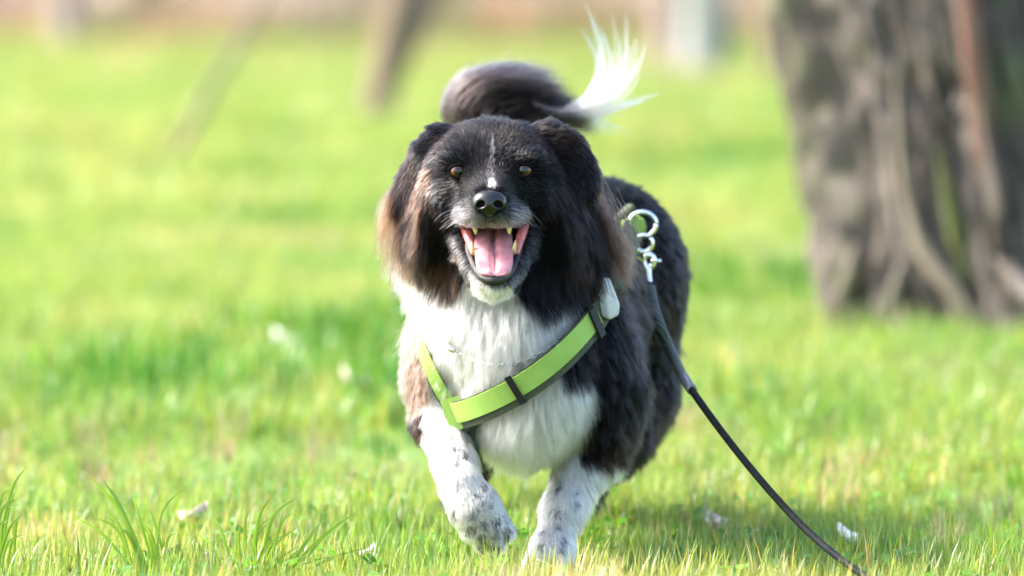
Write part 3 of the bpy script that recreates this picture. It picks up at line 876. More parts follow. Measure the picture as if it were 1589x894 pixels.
def make_coat(name, sel, density, rad, K, parent, clump=.6, jit=.10, seed=1, lscale=1.0, per=30, under=True):
    rng = np.random.default_rng(seed)
    w = np.where(sel, _qa, 0) * density(_qc)
    n = int(w.sum())
    cnt = w.sum()
    pick = rng.choice(len(w), size=n, p=w / cnt)
    a, b = rng.random(n), rng.random(n)
    q = dv[dq[pick]]
    root = (q[:, 0] * ((1 - a) * (1 - b))[:, None] + q[:, 1] * (a * (1 - b))[:, None] + q[:, 2] * (a * b)[:, None] + q[:, 3] * ((1 - a) * b)[:, None])
    nor = _qn[pick]
    # bare places: mouth, nose, eyes, under the strap
    x, y = proj(root)
    keep = ~(inpoly(x, y, MOUTH) & (root[:, 1] < .08))
    keep &= ~((((x - 759) / 23) ** 2 + ((y - 313) / 19) ** 2 < 1) & (root[:, 1] < .0))
    for ex, ey in EYES:
        keep &= ~((((x - ex) / 14) ** 2 + ((y - ey) / 8.5) ** 2 < 1) & (root[:, 1] < .05))
    ds = np.full(n, 9.0)
    for sp in strap_path3[:24]:
        ds = np.minimum(ds, np.linalg.norm(root - sp, axis=1))
    keep &= ds > .017
    for sp in strap_path3[30:]:
        keep &= ~((np.linalg.norm(root - sp, axis=1) < .010))
    root, nor, x, y, ds = root[keep], nor[keep], x[keep], y[keep], ds[keep]
    n = len(root)
    d, L, li = guide_at(root)
    sag = np.clip((L - .012) / .03, 0, 1)
    # locks
    nc = max(1, n // per)
    ci = rng.choice(n, nc, replace=False)
    kd = kdtree.KDTree(nc)
    for i, c in enumerate(ci): kd.insert(root[c], i)
    kd.balance()
    own = np.array([kd.find(r)[1] for r in root])
    crand = rng.random(nc)
    cwob = rng.normal(0, 1, (nc, 3))
    L = L * lscale * (1 - .35 * rng.random(n)) * (.85 + .3 * crand[own])
    # hair ending just above the strap laps only a little way over it
    near = (ds < .06) & (root[:, 1] < .3)
    above = np.zeros(n, dtype=bool)
    if near.any():
        i = np.argmin(np.linalg.norm(root[near][:, None] - strap_path3[None, :24], axis=2), axis=1)
        above[np.where(near)[0]] = root[near][:, 2] > strap_path3[i][:, 2]
        lim = ds - .017 + .003 + .024 * rng.random(n) ** 2
        L = np.where(above, np.minimum(L, np.maximum(lim, .006)), L)
    t0 = nrm(d - nor * (d * nor).sum(1, keepdims=True) * .85)
    fly = (rng.random(n) < .06)[:, None]
    jitv = rng.normal(0, 1, (n, 3)) * jit * np.where(fly, 2.4, 1) + cwob[own] * jit * .9
    dir0 = nrm(t0 * (1 - li[:, None] * .6) + nor * (li[:, None] + .08) + jitv * .6)
    dir1 = nrm(t0 * .8 + d * .4 + np.array((0, 0, -1.0)) * (.35 * sag)[:, None] + jitv)
    pts = np.empty((n, K, 3)); pts[:, 0] = root
    for k in range(1, K):
        u = (k - .5) / (K - 1)
        dd = nrm(dir0 * (1 - u) ** 1.3 + dir1 * (1 - (1 - u) ** 1.3))
        pts[:, k] = pts[:, k - 1] + dd * (L / (K - 1))[:, None]
    pts += nor[:, None, :] * (np.linspace(0, 1, K) ** .7 * .0022)[None, :, None]
    ph = rng.random((nc, 2))[own]; wd = nrm(cwob[::-1])[own]
    uu = np.linspace(0, 1, K)[None]
    wave = np.sin(6.283 * (uu * (.7 + .8 * ph[:, :1]) + ph[:, 1:])) * uu * (L * .07 * sag)[:, None]
    pts += wd[:, None, :] * wave[..., None]
    c = pts[ci][own]
    tt = np.linspace(0, 1, K)
    fc = clump * (1.25 - rng.random(n)[:, None] ** 1.5)
    f = 1 - np.clip(fc, 0, .92) * tt[None] ** 1.1
    off = pts - c
    flat = np.linalg.norm(off, axis=2).max(1) < .03
    pts = np.where(flat[:, None, None], c + off * f[:, :, None], pts)
    # stray hairs
    mid = pts[:, int(K * .65)]
    rc, tc = coat_colour(mid, rng.random(n), crand[own])
    rr = rad(root) * (.7 + .6 * rng.random(n))
    return hair_obj(name, pts, rr, rc, tc, parent)

def hair_obj(name, pts, rr, rc, tc, parent, taper=.25):
    n, K, _ = pts.shape
    cu = bpy.data.hair_curves.new(name)
    cu.add_curves([K] * n)
    cu.points.foreach_set('position', pts.astype(np.float32).ravel())
    ra = cu.attributes.get('radius') or cu.attributes.new('radius', 'FLOAT', 'POINT')
    prof = 1 - (1 - taper) * np.linspace(0, 1, K) ** 1.5
    ra.data.foreach_set('value', (rr[:, None] * prof[None]).astype(np.float32).ravel())
    for nm, col in (('root_colour', rc), ('tip_colour', tc)):
        at = cu.attributes.new(nm, 'FLOAT_COLOR', 'CURVE')
        at.data.foreach_set('color', np.concatenate([col, np.ones((n, 1))], 1).astype(np.float32).ravel())
    cu.materials.append(M_HAIR)
    o = bpy.data.objects.new(name, cu)
    return link(o, parent)

def locks(name, specs, parent, seed=5, K=10):
    """explicit locks: (points (px,py,Y), hairs, root width, mid width, tip width, root colour, tip colour, radius)"""
    rng = np.random.default_rng(seed)
    P, RR, RC, TC = [], [], [], []
    for (pts, n, w0, w1, w2, c0, c1, rad) in specs:
        path = catmull([V(*p) for p in pts], K)
        wid = np.interp(np.linspace(0, 1, K), [0, .45, 1], [w0, w1, w2])
        u = rng.normal(0, 1, (n, 3)); u /= (1 + .25 * np.linalg.norm(u, axis=1, keepdims=True))
        j = rng.normal(0, .12, (n, K, 3)).cumsum(1) * .12
        ln = 1 - .5 * rng.random(n) ** 1.7
        s = np.linspace(0, 1, K)[None] * ln[:, None] * (K - 1)
        i = np.clip(s.astype(int), 0, K - 2); t = (s - i)[..., None]
        c = path[i] * (1 - t) + path[i + 1] * t
        w = wid[i] * (1 - t[..., 0]) + wid[i + 1] * t[..., 0]
        P.append(c + (u[:, None] + j) * w[..., None])
        RR.append(rad * (.7 + .6 * rng.random(n)))
        v = (.75 + .5 * rng.random(n))[:, None]
        RC.append(np.clip(np.asarray(c0)[None] * v, 0, .92)); TC.append(np.clip(np.asarray(c1)[None] * v, 0, .92))
    return hair_obj(name, np.concatenate(P), np.concatenate(RR), np.concatenate(RC), np.concatenate(TC), parent)

# ---- hair material: colour from the attributes, root to tip
M_HAIR, _nt, _N, _L, _B = new_mat('dog_hair')
_N.remove(_B)
_ph = _N.new('ShaderNodeBsdfHairPrincipled')
_ph.model = 'CHIANG'
_ph.parametrization = 'COLOR'
_a0 = _N.new('ShaderNodeAttribute'); _a0.attribute_name = 'root_colour'
_a1 = _N.new('ShaderNodeAttribute'); _a1.attribute_name = 'tip_colour'
_hi = _N.new('ShaderNodeHairInfo')
_mx = _N.new('ShaderNodeMix'); _mx.data_type = 'RGBA'
_L.new(_hi.outputs['Intercept'], _mx.inputs['Factor'])
_L.new(_a0.outputs['Color'], _mx.inputs['A']); _L.new(_a1.outputs['Color'], _mx.inputs['B'])
_L.new(_mx.outputs['Result'], _ph.inputs['Color'])
_ph.inputs['Roughness'].default_value = .27
_ph.inputs['IOR'].default_value = 1.17
_ph.inputs['Radial Roughness'].default_value = .5
_ph.inputs['Coat'].default_value = 0
_L.new(_ph.outputs['BSDF'], _N['Material Output'].inputs['Surface'])

EYES = [(711, 266), (813, 265)]
dog = empty('dog', (float(V(808, 545, .17)[0]), .35, 0.0), 'black and white long-haired dog running with open mouth and one front paw raised', 'dog')
# body mesh with its skin colours
M_SKIN, _nt, _N, _L, _B = new_mat('dog_skin')
_a = _N.new('ShaderNodeAttribute'); _a.attribute_name = 'skin'
_L.new(_a.outputs['Color'], _B.inputs['Base Color'])
_B.inputs['Roughness'].default_value = .8; _B.inputs['Specular IOR Level'].default_value = .1
body = np_mesh('body', dv, dq, M_SKIN, dog)
sk, _t = coat_colour(dv - np.array((0, .0, .02)), np.full(len(dv), .5), np.full(len(dv), .2))
sk = sk * .7
sk[(dv[:, 1] < .08) & (d_py < 460)] = (.006, .0055, .006)
_in = inpoly(d_px, d_py, MOUTH) & (dv[:, 1] < .09) & (dv[:, 1] > -.075)
sk[_in] = (.20, .045, .04)
at = body.data.attributes.new('skin', 'FLOAT_COLOR', 'POINT')
at.data.foreach_set('color', np.concatenate([sk, np.ones((len(sk), 1))], 1).astype(np.float32).ravel())

cY = _qc[:, 1]
is_tail = (_qc[:, 2] > V(800, 235, .78)[2]) & (cY > .6)
is_head = (_cpy < 455) & (cY < .055) & (_cpx > 600) & (_cpx < 945) & ((np.abs(_cpx - 766) < 95) | (_cpy < 300))
is_leg = (_cpy > 650) & (cY < .26) & ((_cpx < 745) | (_cpy > 735) | ((_cpx > 850) & (_cpy > 705)))
is_hind = (cY > .42) & ~is_tail
is_front = ~is_head & ~is_leg & ~is_hind & ~is_tail
DENS = 1.0
make_coat('head_coat', is_head, lambda p: np.where(p[:, 1] > .0, 1.5e6, 2.2e6) * DENS, lambda p: np.full(len(p), .00016), 6, dog, clump=.45, jit=.08, seed=11, per=10)
make_coat('neck_and_chest_coat', is_front, lambda p: np.where(p[:, 1] < .25, 9.5e5, 3.5e5) * DENS, lambda p: np.full(len(p), .00016), 9, dog, clump=.60, jit=.16, seed=12, lscale=1.18, per=20)
make_coat('leg_coat', is_leg, lambda p: np.full(len(p), 1.1e6) * DENS, lambda p: np.full(len(p), .00022), 5, dog, clump=.4, jit=.09, seed=13, per=16)
make_coat('hindquarter_coat', is_hind, lambda p: np.full(len(p), 3.0e5) * DENS, lambda p: np.full(len(p), .00034), 7, dog, clump=.5, jit=.16, seed=14, per=18)
make_coat('tail_coat', is_tail, lambda p: np.full(len(p), 5e5) * DENS, lambda p: np.full(len(p), .0004), 7, dog, clump=.5, jit=.10, seed=15, per=30)
# ---- explicit locks: tail plume, ear fringe
T = .80
DK, DG = (.005, .0042, .0045), (.13, .09, .08)
W2 = (.15, .149, .146)
tail_specs = []
rt = np.random.default_rng(91)
OUT = [(694, 200), (688, 158), (714, 120), (765, 104), (820, 106), (872, 120)]
INN = [(768, 215), (800, 205), (832, 194), (866, 193), (902, 198), (936, 204)]
co, ci_ = catmull([np.array(p, dtype=float) for p in OUT], 41), catmull([np.array(p, dtype=float) for p in INN], 41)
for i in range(8500):
    r_ = rt.random() ** .9; a0 = int(rt.uniform(0, 26)); a1 = min(40, a0 + int(rt.uniform(9, 20)))
    pts = []
    jx, jy = rt.normal(0, 3.5, 2); dY = rt.normal(0, .02)
    fray = rt.normal(0, 8) - 7 * (1 - r_)
    for k in np.linspace(a0, a1, 4).astype(int):
        u = (k - a0) / max(1, a1 - a0)
        p = co[k] * (1 - r_) + ci_[k] * r_
        pts.append((p[0] + jx, p[1] + jy + fray * u * u, T + dY))
    edge = r_ < .25 and rt.random() < .6  # outer tail hairs get paler brown tips, backlight painted into their colour
    tail_specs.append((pts, 1, 0, 0, 0, DK, DG if edge else ((.03, .02, .017) if rt.random() < .3 else DK), .00042))
TIPS = [(906, 2), (916, 24), (903, 44), (935, 40), (948, 26), (962, 50), (972, 28), (978, 70), (987, 56), (1003, 66), (992, 92), (975, 105), (1022, 142), (1010, 148), (985, 160), (985, 152), (978, 212), (955, 203), (968, 194), (945, 90), (955, 120), (930, 80)]
for q in range(88):
    tx_, ty_ = TIPS[q % len(TIPS)]
    stray = q >= 66
    sj = 2 if not stray else 12
    low = ty_ > 185
    ex, ey = tx_ + rt.normal(0, sj), ty_ + rt.normal(0, sj)
    up_ = ty_ < 120
    k0 = (826 + rt.uniform(-6, 16), 160 + rt.normal(0, 3)); k1 = (868 + rt.normal(0, 6), 176 + rt.normal(0, 4)); k2 = (908 + rt.normal(0, 8), 164 + rt.normal(0, 5)) if up_ else (912 + rt.normal(0, 8), 180 + rt.normal(0, 4) + (6 if low else 0))
    vx, vy = ex - k2[0], ey - k2[1]
    ln_ = math.hypot(vx, vy); nx_, ny_ = -vy / ln_, vx / ln_
    bulge = (.20 if up_ else .04) * ln_ * rt.uniform(.8, 1.2)
    m1 = (k2[0] + vx * .5 + nx_ * bulge, k2[1] + vy * .5 + ny_ * bulge)
    dY = rt.normal(0, .018)
    tail_specs.append(([(*k0, T + dY), (*k1, T + dY), (*k2, T + dY), (*m1, T + dY), (ex, ey, T + dY)], (4 if stray else 15) if not low else 7, .003, .0038, .0010, W2 if rt.random() < .75 else DG, W2 if not low else (.35, .34, .32), .00028))
locks('tail_plume', tail_specs, dog, 21, 12)

ear_specs = []
for x0, y0, x1, y1, n in ((610, 305, 582, 408, 110), (616, 318, 592, 436, 130), (624, 322, 600, 425, 120), (632, 320, 606, 452, 90), (640, 310, 618, 430, 110),
                          (604, 300, 584, 380, 80), (648, 290, 630, 400, 90), (606, 318, 590, 400, 120)):
    mx, my = (x0 + x1) / 2 - 5, (y0 + y1) / 2
    ear_specs.append(([(x0, y0, .06), (mx, my, .055), (x1, y1, .06)], n // 2, .007, .006, .0025, BROWN * .3, TAN if x1 < 601 else BROWN * 1.1, .00022))
for x0, y0, x1, y1, n in ((930, 300, 955, 390, 90), (938, 320, 972, 420, 120), (925, 310, 948, 420, 90), (945, 330, 985, 410, 100)):
    ear_specs.append(([(x0, y0, .10), ((x0 + x1) / 2 + 6, (y0 + y1) / 2, .095), (x1, y1, .10)], n // 2, .016, .016, .010, BLACK, BROWN * .5, .00022))
locks('ear_fringe', ear_specs, dog, 22, 9)
# long side-hair strands over the face's left edge and a few guard hairs
wh = []
rng = np.random.default_rng(31)
for i in range(26):
    sx = -1 if i % 2 else 1
    x0, y0 = 760 + sx * rng.uniform(22, 48), rng.uniform(322, 342)
    l = rng.uniform(22, 48)
    Y0 = surf(x0, y0)
    wh.append(([(x0, y0, Y0), (x0 + sx * l * .55, y0 + l * .15, Y0 - .012), (x0 + sx * l, y0 + l * rng.uniform(.3, .7), Y0 - .01)], 1, 0, 0, 0, (.5, .5, .5) if i % 3 else (.02, .02, .02), (.6, .6, .6), .00022))
for i in range(10):
    x0 = 766 + rng.uniform(-24, 24); Y0 = surf(x0, 444)
    wh.append(([(x0, 444, Y0), (x0 + (x0 - 766) * .6, 458, Y0 - .01), (x0 + (x0 - 766) * .9, 470 + rng.uniform(0, 14), Y0 - .004)], 1, 0, 0, 0, (.7, .7, .7), (.8, .8, .8), .0002))
locks('whiskers', wh, dog, 23, 7)

# ---- nose
fn = Field(V(725, 345, 0) * np.array((1, 0, 1)) + np.array((0, -.125, 0)), V(795, 285, 0) * np.array((1, 0, 1)) + np.array((0, -.05, 0)), .0009)
fn.ell(V(759.5, 309, -.094), (.0215, .015, .0125), k=.006)
fn.ell(V(759.5, 318, -.098), (.0185, .013, .0110), k=.006)
fn.ell(V(759.5, 328, -.093), (.0105, .012, .0085), k=.006)
for sx in (-1, 1):
    fn.ell(V(759.5 + sx * 17, 316, -.094), (.0075, .012, .0090), k=.005)
    fn.ell(V(759.5 + sx * 13, 317, -.109), (.0052, .009, .0042), k=.003, op='sub')
    fn.cap(V(759.5 + sx * 15, 318, -.105), V(759.5 + sx * 24, 323, -.094), .0034, .0018, k=.002, op='sub')
fn.cap(V(759.5, 322, -.1125), V(759.5, 338, -.105), .0009, .0009, k=.0015, op='sub')
vn, qn = fn.mesh()
M_NOSE, nt, N, L, B = new_mat('nose_leather')
B.inputs['Base Color'].default_value = (.0025, .0025, .003, 1)
B.inputs['Roughness'].default_value = .30
vo = N.new('ShaderNodeTexVoronoi'); vo.inputs['Scale'].default_value = 900
tc = N.new('ShaderNodeTexCoord'); L.new(tc.outputs['Object'], vo.inputs['Vector'])
bp = N.new('ShaderNodeBump'); bp.inputs['Strength'].default_value = .15; bp.inputs['Distance'].default_value = .0005
L.new(vo.outputs['Distance'], bp.inputs['Height']); L.new(bp.outputs['Normal'], B.inputs['Normal'])
np_mesh('nose', vn, qn, M_NOSE, dog)

# ---- eyes
M_EYE, nt, N, L, B = new_mat('eye')
tc = N.new('ShaderNodeTexCoord')
sep = N.new('ShaderNodeSeparateXYZ'); L.new(tc.outputs['Object'], sep.inputs[0])
cmb = N.new('ShaderNodeCombineXYZ'); L.new(sep.outputs['X'], cmb.inputs['X']); L.new(sep.outputs['Z'], cmb.inputs['Z'])
ln = N.new('ShaderNodeVectorMath'); ln.operation = 'LENGTH'; L.new(cmb.outputs[0], ln.inputs[0])
mr = N.new('ShaderNodeMath'); mr.operation = 'DIVIDE'; mr.inputs[1].default_value = .0125; L.new(ln.outputs['Value'], mr.inputs[0])
rp = ramp(nt, mr.outputs[0], [(0, (.002, .002, .002)), (.34, (.002, .002, .002)), (.44, (.034, .011, .003)), (.70, (.095, .032, .007)), (.88, (.012, .006, .004)), (.95, (.20, .17, .16))])
L.new(rp.outputs['Color'], B.inputs['Base Color'])
B.inputs['Roughness'].default_value = .06; B.inputs['Specular IOR Level'].default_value = .5
M_LID = simple('eyelid_skin', (.003, .0025, .0025), .8, var=.2, spec=.05)
M_LIP = simple('lip_skin', (.006, .005, .006), .22, var=.3, scale=200, bump=.6)
for (ex, ey), sx in zip(EYES, (-1, 1)):
    Ys = surf(ex, ey, 4)
    c = V(ex, ey, Ys + .0075)
    me = bpy.data.meshes.new('eye')
    bm = bmesh.new(); bmesh.ops.create_uvsphere(bm, u_segments=32, v_segments=20, radius=.0125)
    for f in bm.faces: f.smooth = True
    bm.to_mesh(me); bm.free(); me.materials.append(M_EYE)
    eo = bpy.data.objects.new('eye', me); eo.location = c
    link(eo, dog)
    eo['label'] = 'amber brown eye'
    bpy.context.view_layer.update()
    ring = []
    for k in range(25):
        th = 2 * math.pi * k / 24
        lx = .0120 * math.cos(th); lz = .0089 * math.sin(th) * (1.0 if math.sin(th) > 0 else .95)
        lz += -.0012 * (1 if lx * sx < 0 else -.3) * abs(lx / .0120) ** 2
        ly = -math.sqrt(max(.0134 ** 2 - lx * lx - lz * lz, 1e-6))
        ring.append(c + np.array((lx, ly + .0005, lz)))
    tube('eyelid', ring, .0023, M_LID, eo, 8)

# ---- tongue
M_TONGUE, nt, N, L, B = new_mat('tongue_flesh')
nz = noise_node(nt, 90, 3)
rp = ramp(nt, nz.outputs['Fac'], [(.3, (.40, .15, .17)), (.7, (.55, .25, .28))])
L.new(rp.outputs['Color'], B.inputs['Base Color'])
B.inputs['Roughness'].default_value = .17
B.inputs['Subsurface Weight'].default_value = .25; B.inputs['Subsurface Radius'].default_value = (.006, .002, .0015)
vo = noise_node(nt, 700, 2)
bp = N.new('ShaderNodeBump'); bp.inputs['Strength'].default_value = .35; bp.inputs['Distance'].default_value = .0008
L.new(vo.outputs['Fac'], bp.inputs['Height']); L.new(bp.outputs['Normal'], B.inputs['Normal'])
path = catmull([V(765, 352, .045), V(765, 362, .02), V(766, 382, -.02), V(767, 408, -.052), V(767, 424, -.068), V(767, 431, -.0735)], 26)
tan = nrm(np.gradient(path, axis=0))
vs, fs = [], []
SEG = 28
for i, (p, t) in enumerate(zip(path, tan)):
    u = i / 25
    hw = .0265 * (1 - .06 * u) * math.sqrt(max(0, 1 - max(0, (u - .5) / .505) ** 2.2))
    th = .0065 * math.sqrt(max(0.02, 1 - max(0, (u - .8) / .21) ** 2))
    a = np.array((1.0, 0, 0)); nn = nrm(np.cross(a, t)); nn = nn if nn[2] > 0 else -nn
    for k in range(SEG):
        an = 2 * math.pi * k / SEG
        cx, cz = math.cos(an), math.sin(an)
        z = th * cz * (1 if cz > 0 else .8)
        if cz > 0:
            z += (.0035 * cx * cx + .0012 * math.sin(u * 17 + cx * 3)) * min(1, u * 2 + .3) - .0065 * math.exp(-(cx / .13) ** 2) * (1 - max(0, (u - .80) / .2))
        vs.append(p + a * hw * cx + nn * z)
for i in range(25):
    for k in range(SEG):
        k2 = (k + 1) % SEG
        fs.append((i * SEG + k, i * SEG + k2, (i + 1) * SEG + k2, (i + 1) * SEG + k))
fs.append(tuple(range(SEG))); fs.append(tuple(25 * SEG + k for k in range(SEG - 1, -1, -1)))
mesh_obj('tongue', vs, fs, M_TONGUE, dog)['label'] = 'wet pink tongue'

# ---- lips, gums, teeth
lipl = [(716, 351, .02), (724, 380, -.008), (734, 408, -.038), (748, 428, -.062), (766, 435, -.070)]
lipr = [(766, 435, -.070), (785, 428, -.062), (799, 408, -.038), (809, 380, -.008), (818, 351, .02)]
tube('lower_lip', catmull([V(*p) for p in lipl + lipr[1:]], 50), [.0045, .005, .0055, .007, .0085, .007, .0055, .005, .0045], M_LIP, dog, 10)
M_GUM = simple('gum_flesh', (.50, .13, .13), .25, var=.25, scale=60)
tube('inner_cheek', catmull([V(721, 349, .012), V(727, 368, -.005), V(735, 395, -.030)], 14), [.007, .007, .004], M_GUM, dog, 10)
tube('inner_cheek', catmull([V(814, 349, .012), V(808, 368, -.005), V(801, 395, -.030)], 14), [.007, .007, .004], M_GUM, dog, 10)
upl = [(717, 349, .015), (728, 347, -.03), (745, 346, -.075), (760, 341, -.094), (775, 346, -.075), (797, 347, -.03), (817, 349, .015)]
tube('upper_lip', catmull([V(*p) for p in upl], 40), [.004, .004, .004, .0035, .004, .004, .004], M_LIP, dog, 8)
M_TOOTH = simple('tooth_enamel', (.55, .46, .20), .25, var=.2, scale=120)
def tooth(a, b, r, bend=0.0):
    a = V(*a); b = V(*b)
    pth = [a + (b - a) * u + np.array((0, -bend * math.sin(u * math.pi), 0)) for u in np.linspace(0, 1, 8)]
    tube('tooth', pth, [r, r * 1.02, r * .98, r * .9, r * .78, r * .62, r * .42, r * .12], M_TOOTH, dog, 10)
tooth((737, 346, -.060), (738, 364, -.066), .0042, .002)
tooth((789, 346, -.060), (791, 364, -.066), .0042, .002)
tooth((735, 396, -.028), (732, 375, -.034), .0032, .002)
tooth((797, 394, -.028), (800, 372, -.034), .0032, .002)
for i in range(6):
    x = 752 + i * 5.6
    tooth((x, 433, -.066), (x, 427.5 - (1.2 if i in (0, 5) else 0), -.068), .0021)
# ---- claws
M_CLAW = simple('claw_horn', (.03, .026, .024), .3, var=.3)
for (x, y, Y) in ((730, 828, .004), (749, 846, -.012), (770, 849, -.014), (786, 829, -.004)):
    tube('claw', catmull([V(x, y, Y), V(x + 1, y + 9, Y - .010), V(x + 2, y + 17, Y - .008)], 6), [.0042, .0034, .0008], M_CLAW, dog, 8)
for (x, y, Y) in ((818, 895, .015), (838, 900, -.014), (864, 900, -.014), (886, 895, .015)):
    tube('claw', catmull([V(x, y, Y), V(x, y + 3, Y - .014), V(x, y + 8, Y - .022)], 6), [.0042, .0034, .0008], M_CLAW, dog, 8)
# ================================================================== harness, leash, collar, tracker
M_GREEN, nt, N, L, B = new_mat('neon_green_webbing')
tc = N.new('ShaderNodeTexCoord')
wv = N.new('ShaderNodeTexWave'); wv.inputs['Scale'].default_value = 260; wv.inputs['Distortion'].default_value = .6
L.new(tc.outputs['Object'], wv.inputs['Vector'])
nz = noise_node(nt, 25, 4)
rp = ramp(nt, nz.outputs['Fac'], [(.3, (.205, .335, .05)), (.7, (.26, .40, .07))])
L.new(rp.outputs['Color'], B.inputs['Base Color']); B.inputs['Roughness'].default_value = .75
bp = N.new('ShaderNodeBump'); bp.inputs['Strength'].default_value = .4; bp.inputs['Distance'].default_value = .0008
L.new(wv.outputs['Fac'], bp.inputs['Height']); L.new(bp.outputs['Normal'], B.inputs['Normal'])
M_DARKWEB = simple('dark_olive_webbing', (.035, .045, .02), .75, var=.3, scale=120, bump=.5)
M_BLACKPL = simple('black_plastic', (.008, .008, .009), .6, var=.2, spec=.25)
M_STEEL = simple('polished_steel', (.80, .80, .80), .18, metal=1.0, var=.08)
M_ROPE, nt, N, L, B = new_mat('black_braided_cord')
tc = N.new('ShaderNodeTexCoord')
vo = N.new('ShaderNodeTexVoronoi'); vo.inputs['Scale'].default_value = 240; L.new(tc.outputs['Object'], vo.inputs['Vector'])
rp = ramp(nt, vo.outputs['Distance'], [(.2, (.002, .003, .0033)), (.8, (.007, .010, .010))])
L.new(rp.outputs['Color'], B.inputs['Base Color']); B.inputs['Roughness'].default_value = .7; B.inputs['Specular IOR Level'].default_value = .12
bp = N.new('ShaderNodeBump'); bp.inputs['Strength'].default_value = .8; bp.inputs['Distance'].default_value = .001
L.new(vo.outputs['Distance'], bp.inputs['Height']); L.new(bp.outputs['Normal'], B.inputs['Normal'])

harness = empty('dog_harness', tuple(S(715, 640)), 'neon green chest harness with dark edging worn by the dog', 'harness')
CEN = V(808, 530, .22)
def band(name, pts2, lo, hi, lift, thick, mat, n=40, parent=None, ref=(0, 0, 1), fixn=None, sink=0):
    p2 = catmull([np.array(q, dtype=float) for q in pts2], n)
    base = []
    for q in p2:
        base.append(S(q[0], q[1]))
    base = np.array(base)
    for _ in range(6):
        base[1:-1] = (base[:-2] + base[1:-1] * 2 + base[2:]) / 4
    if sink:
        base[:, 1] += sink * np.clip(1 - np.linspace(0, 1, n) / .42, 0, 1)
    nor = []
    for b in base:
        w = np.exp(-((_qc - b) ** 2).sum(1) / (2 * .016 ** 2)) * _qa
        nor.append((w[:, None] * _qn).sum(0))
    nor = nrm(np.array(nor))
    if fixn is not None: nor = np.tile(nrm(fixn), (len(base), 1))
    tan = nrm(np.gradient(base, axis=0))
    nor = nrm(nor - tan * (nor * tan).sum(1, keepdims=True))
    acr = nrm(np.cross(tan, nor))
    acr = np.where(((acr * np.array(ref)).sum(1, keepdims=True) < 0), -acr, acr)
    return ribbon(name, base + nor * lift, acr, nor, [(lo, 0), (hi, 0), (hi, thick), (lo, thick)], mat, parent or harness)
band('webbing', STRAP_R, -.0215, .0180, .015, .0022, M_DARKWEB)
band('green_band', STRAP_R[1:], -.0115, .0165, .0175, .0022, M_GREEN)
band('webbing', STRAP_L, -.0125, .0115, .006, .0022, M_DARKWEB, ref=(1, 0, .3), sink=.05)
band('green_band', STRAP_L, -.0085, .0105, .0085, .0022, M_GREEN, ref=(1, 0, .3), sink=.05)
def cross_loop(a, b, half, lift=.0200):
    p = band('slider', [a, ((a[0] + b[0]) / 2, (a[1] + b[1]) / 2), b], -half, half, lift, .004, M_BLACKPL, 5)
    return p
cross_loop((909, 500), (902, 508), .0215)
cross_loop((806, 596), (797, 601), .0215)
Yg_ = surf(712, 638)
def flat_band(name, pts, half, Y, thick, mat):
    pth = catmull([V(x, y, Y) for x, y in pts], 10)
    tn = nrm(np.gradient(pth, axis=0)); nn_ = np.tile(nrm((-.15, -1, .1)), (10, 1)); ac = nrm(np.cross(tn, nn_))
    return ribbon(name, pth, ac, nn_, [(-half, 0), (half, 0), (half, thick), (-half, thick)], mat, harness)
flat_band('girth_tab', [(698, 618), (706, 642), (716, 666)], .0135, Yg_ - .021, .003, M_GREEN)
flat_band('girth_edge', [(712, 626), (721, 646), (729, 668)], .0125, Yg_ - .0175, .003, M_DARKWEB)
flat_band('girth_strap', [(724, 655), (733, 690), (740, 730)], .010, Yg_ - .004, .003, M_DARKWEB)
# shoulder run up to the back ring
up = [S(925, 470), V(945, 432, surf(945, 432) - .01), V(964, 392, surf(964, 392) - .02), V(980, 352, surf(980, 352) - .03)]
upp = catmull(up, 20)
nn = nrm(upp - CEN); tt_ = nrm(np.gradient(upp, axis=0)); aa = nrm(np.cross(tt_, nn))
ribbon('webbing', upp + nn * .012, aa, nn, [(-.018, 0), (.018, 0), (.018, .002), (-.018, .002)], M_DARKWEB, harness)
YR = surf(985, 360) - .045
def slab(name, outline, Y, thick, mat, parent, bev=.002, tilt=0.0):
    """a bevelled plate whose outline is given as px, py at depth Y"""
    bm = bmesh.new()
    fr = [bm.verts.new(V(x, y, Y + tilt * (y - outline[0][1]))) for x, y in outline]
    f = bm.faces.new(fr)
    r = bmesh.ops.extrude_face_region(bm, geom=[f])
    for v in r['geom']:
        if isinstance(v, bmesh.types.BMVert): v.co.y += thick
    bmesh.ops.recalc_face_normals(bm, faces=bm.faces)
    bmesh.ops.bevel(bm, geom=list(bm.edges), offset=bev, segments=3, affect='EDGES', profile=.6)
    for f in bm.faces: f.smooth = True
    me = bpy.data.meshes.new(name); bm.to_mesh(me); bm.free(); me.materials.append(mat)
    return link(bpy.data.objects.new(name, me), parent)
slab('ring_tab', [(962, 345), (985, 333), (1000, 340), (1004, 356), (992, 378), (974, 386)], YR - .010, .014, M_GREEN, harness, .004)
tube('grab_handle', catmull([V(955, 352, YR + .03), V(966, 338, YR + .02), V(980, 325, YR + .012), V(984, 322, YR + .012)], 14), [.009, .010, .0095, .006], M_DARKWEB, harness, 12)
def ring(name, cx, cy, rx, ry, Y, r, mat, parent, a0=0, a1=360, rot=0, n=36):
    pts = []
    for k in range(n + 1):
        t = R(a0 + (a1 - a0) * k / n)
        u, w = rx * math.cos(t), ry * math.sin(t)
        pts.append(V(cx + u * math.cos(rot) - w * math.sin(rot), cy - u * math.sin(rot) - w * math.cos(rot), Y))
    return tube(name, pts, r, mat, parent, 10)
ring('metal_ring', 997, 348, 21, 19, YR - .012, .0032, M_STEEL, harness)

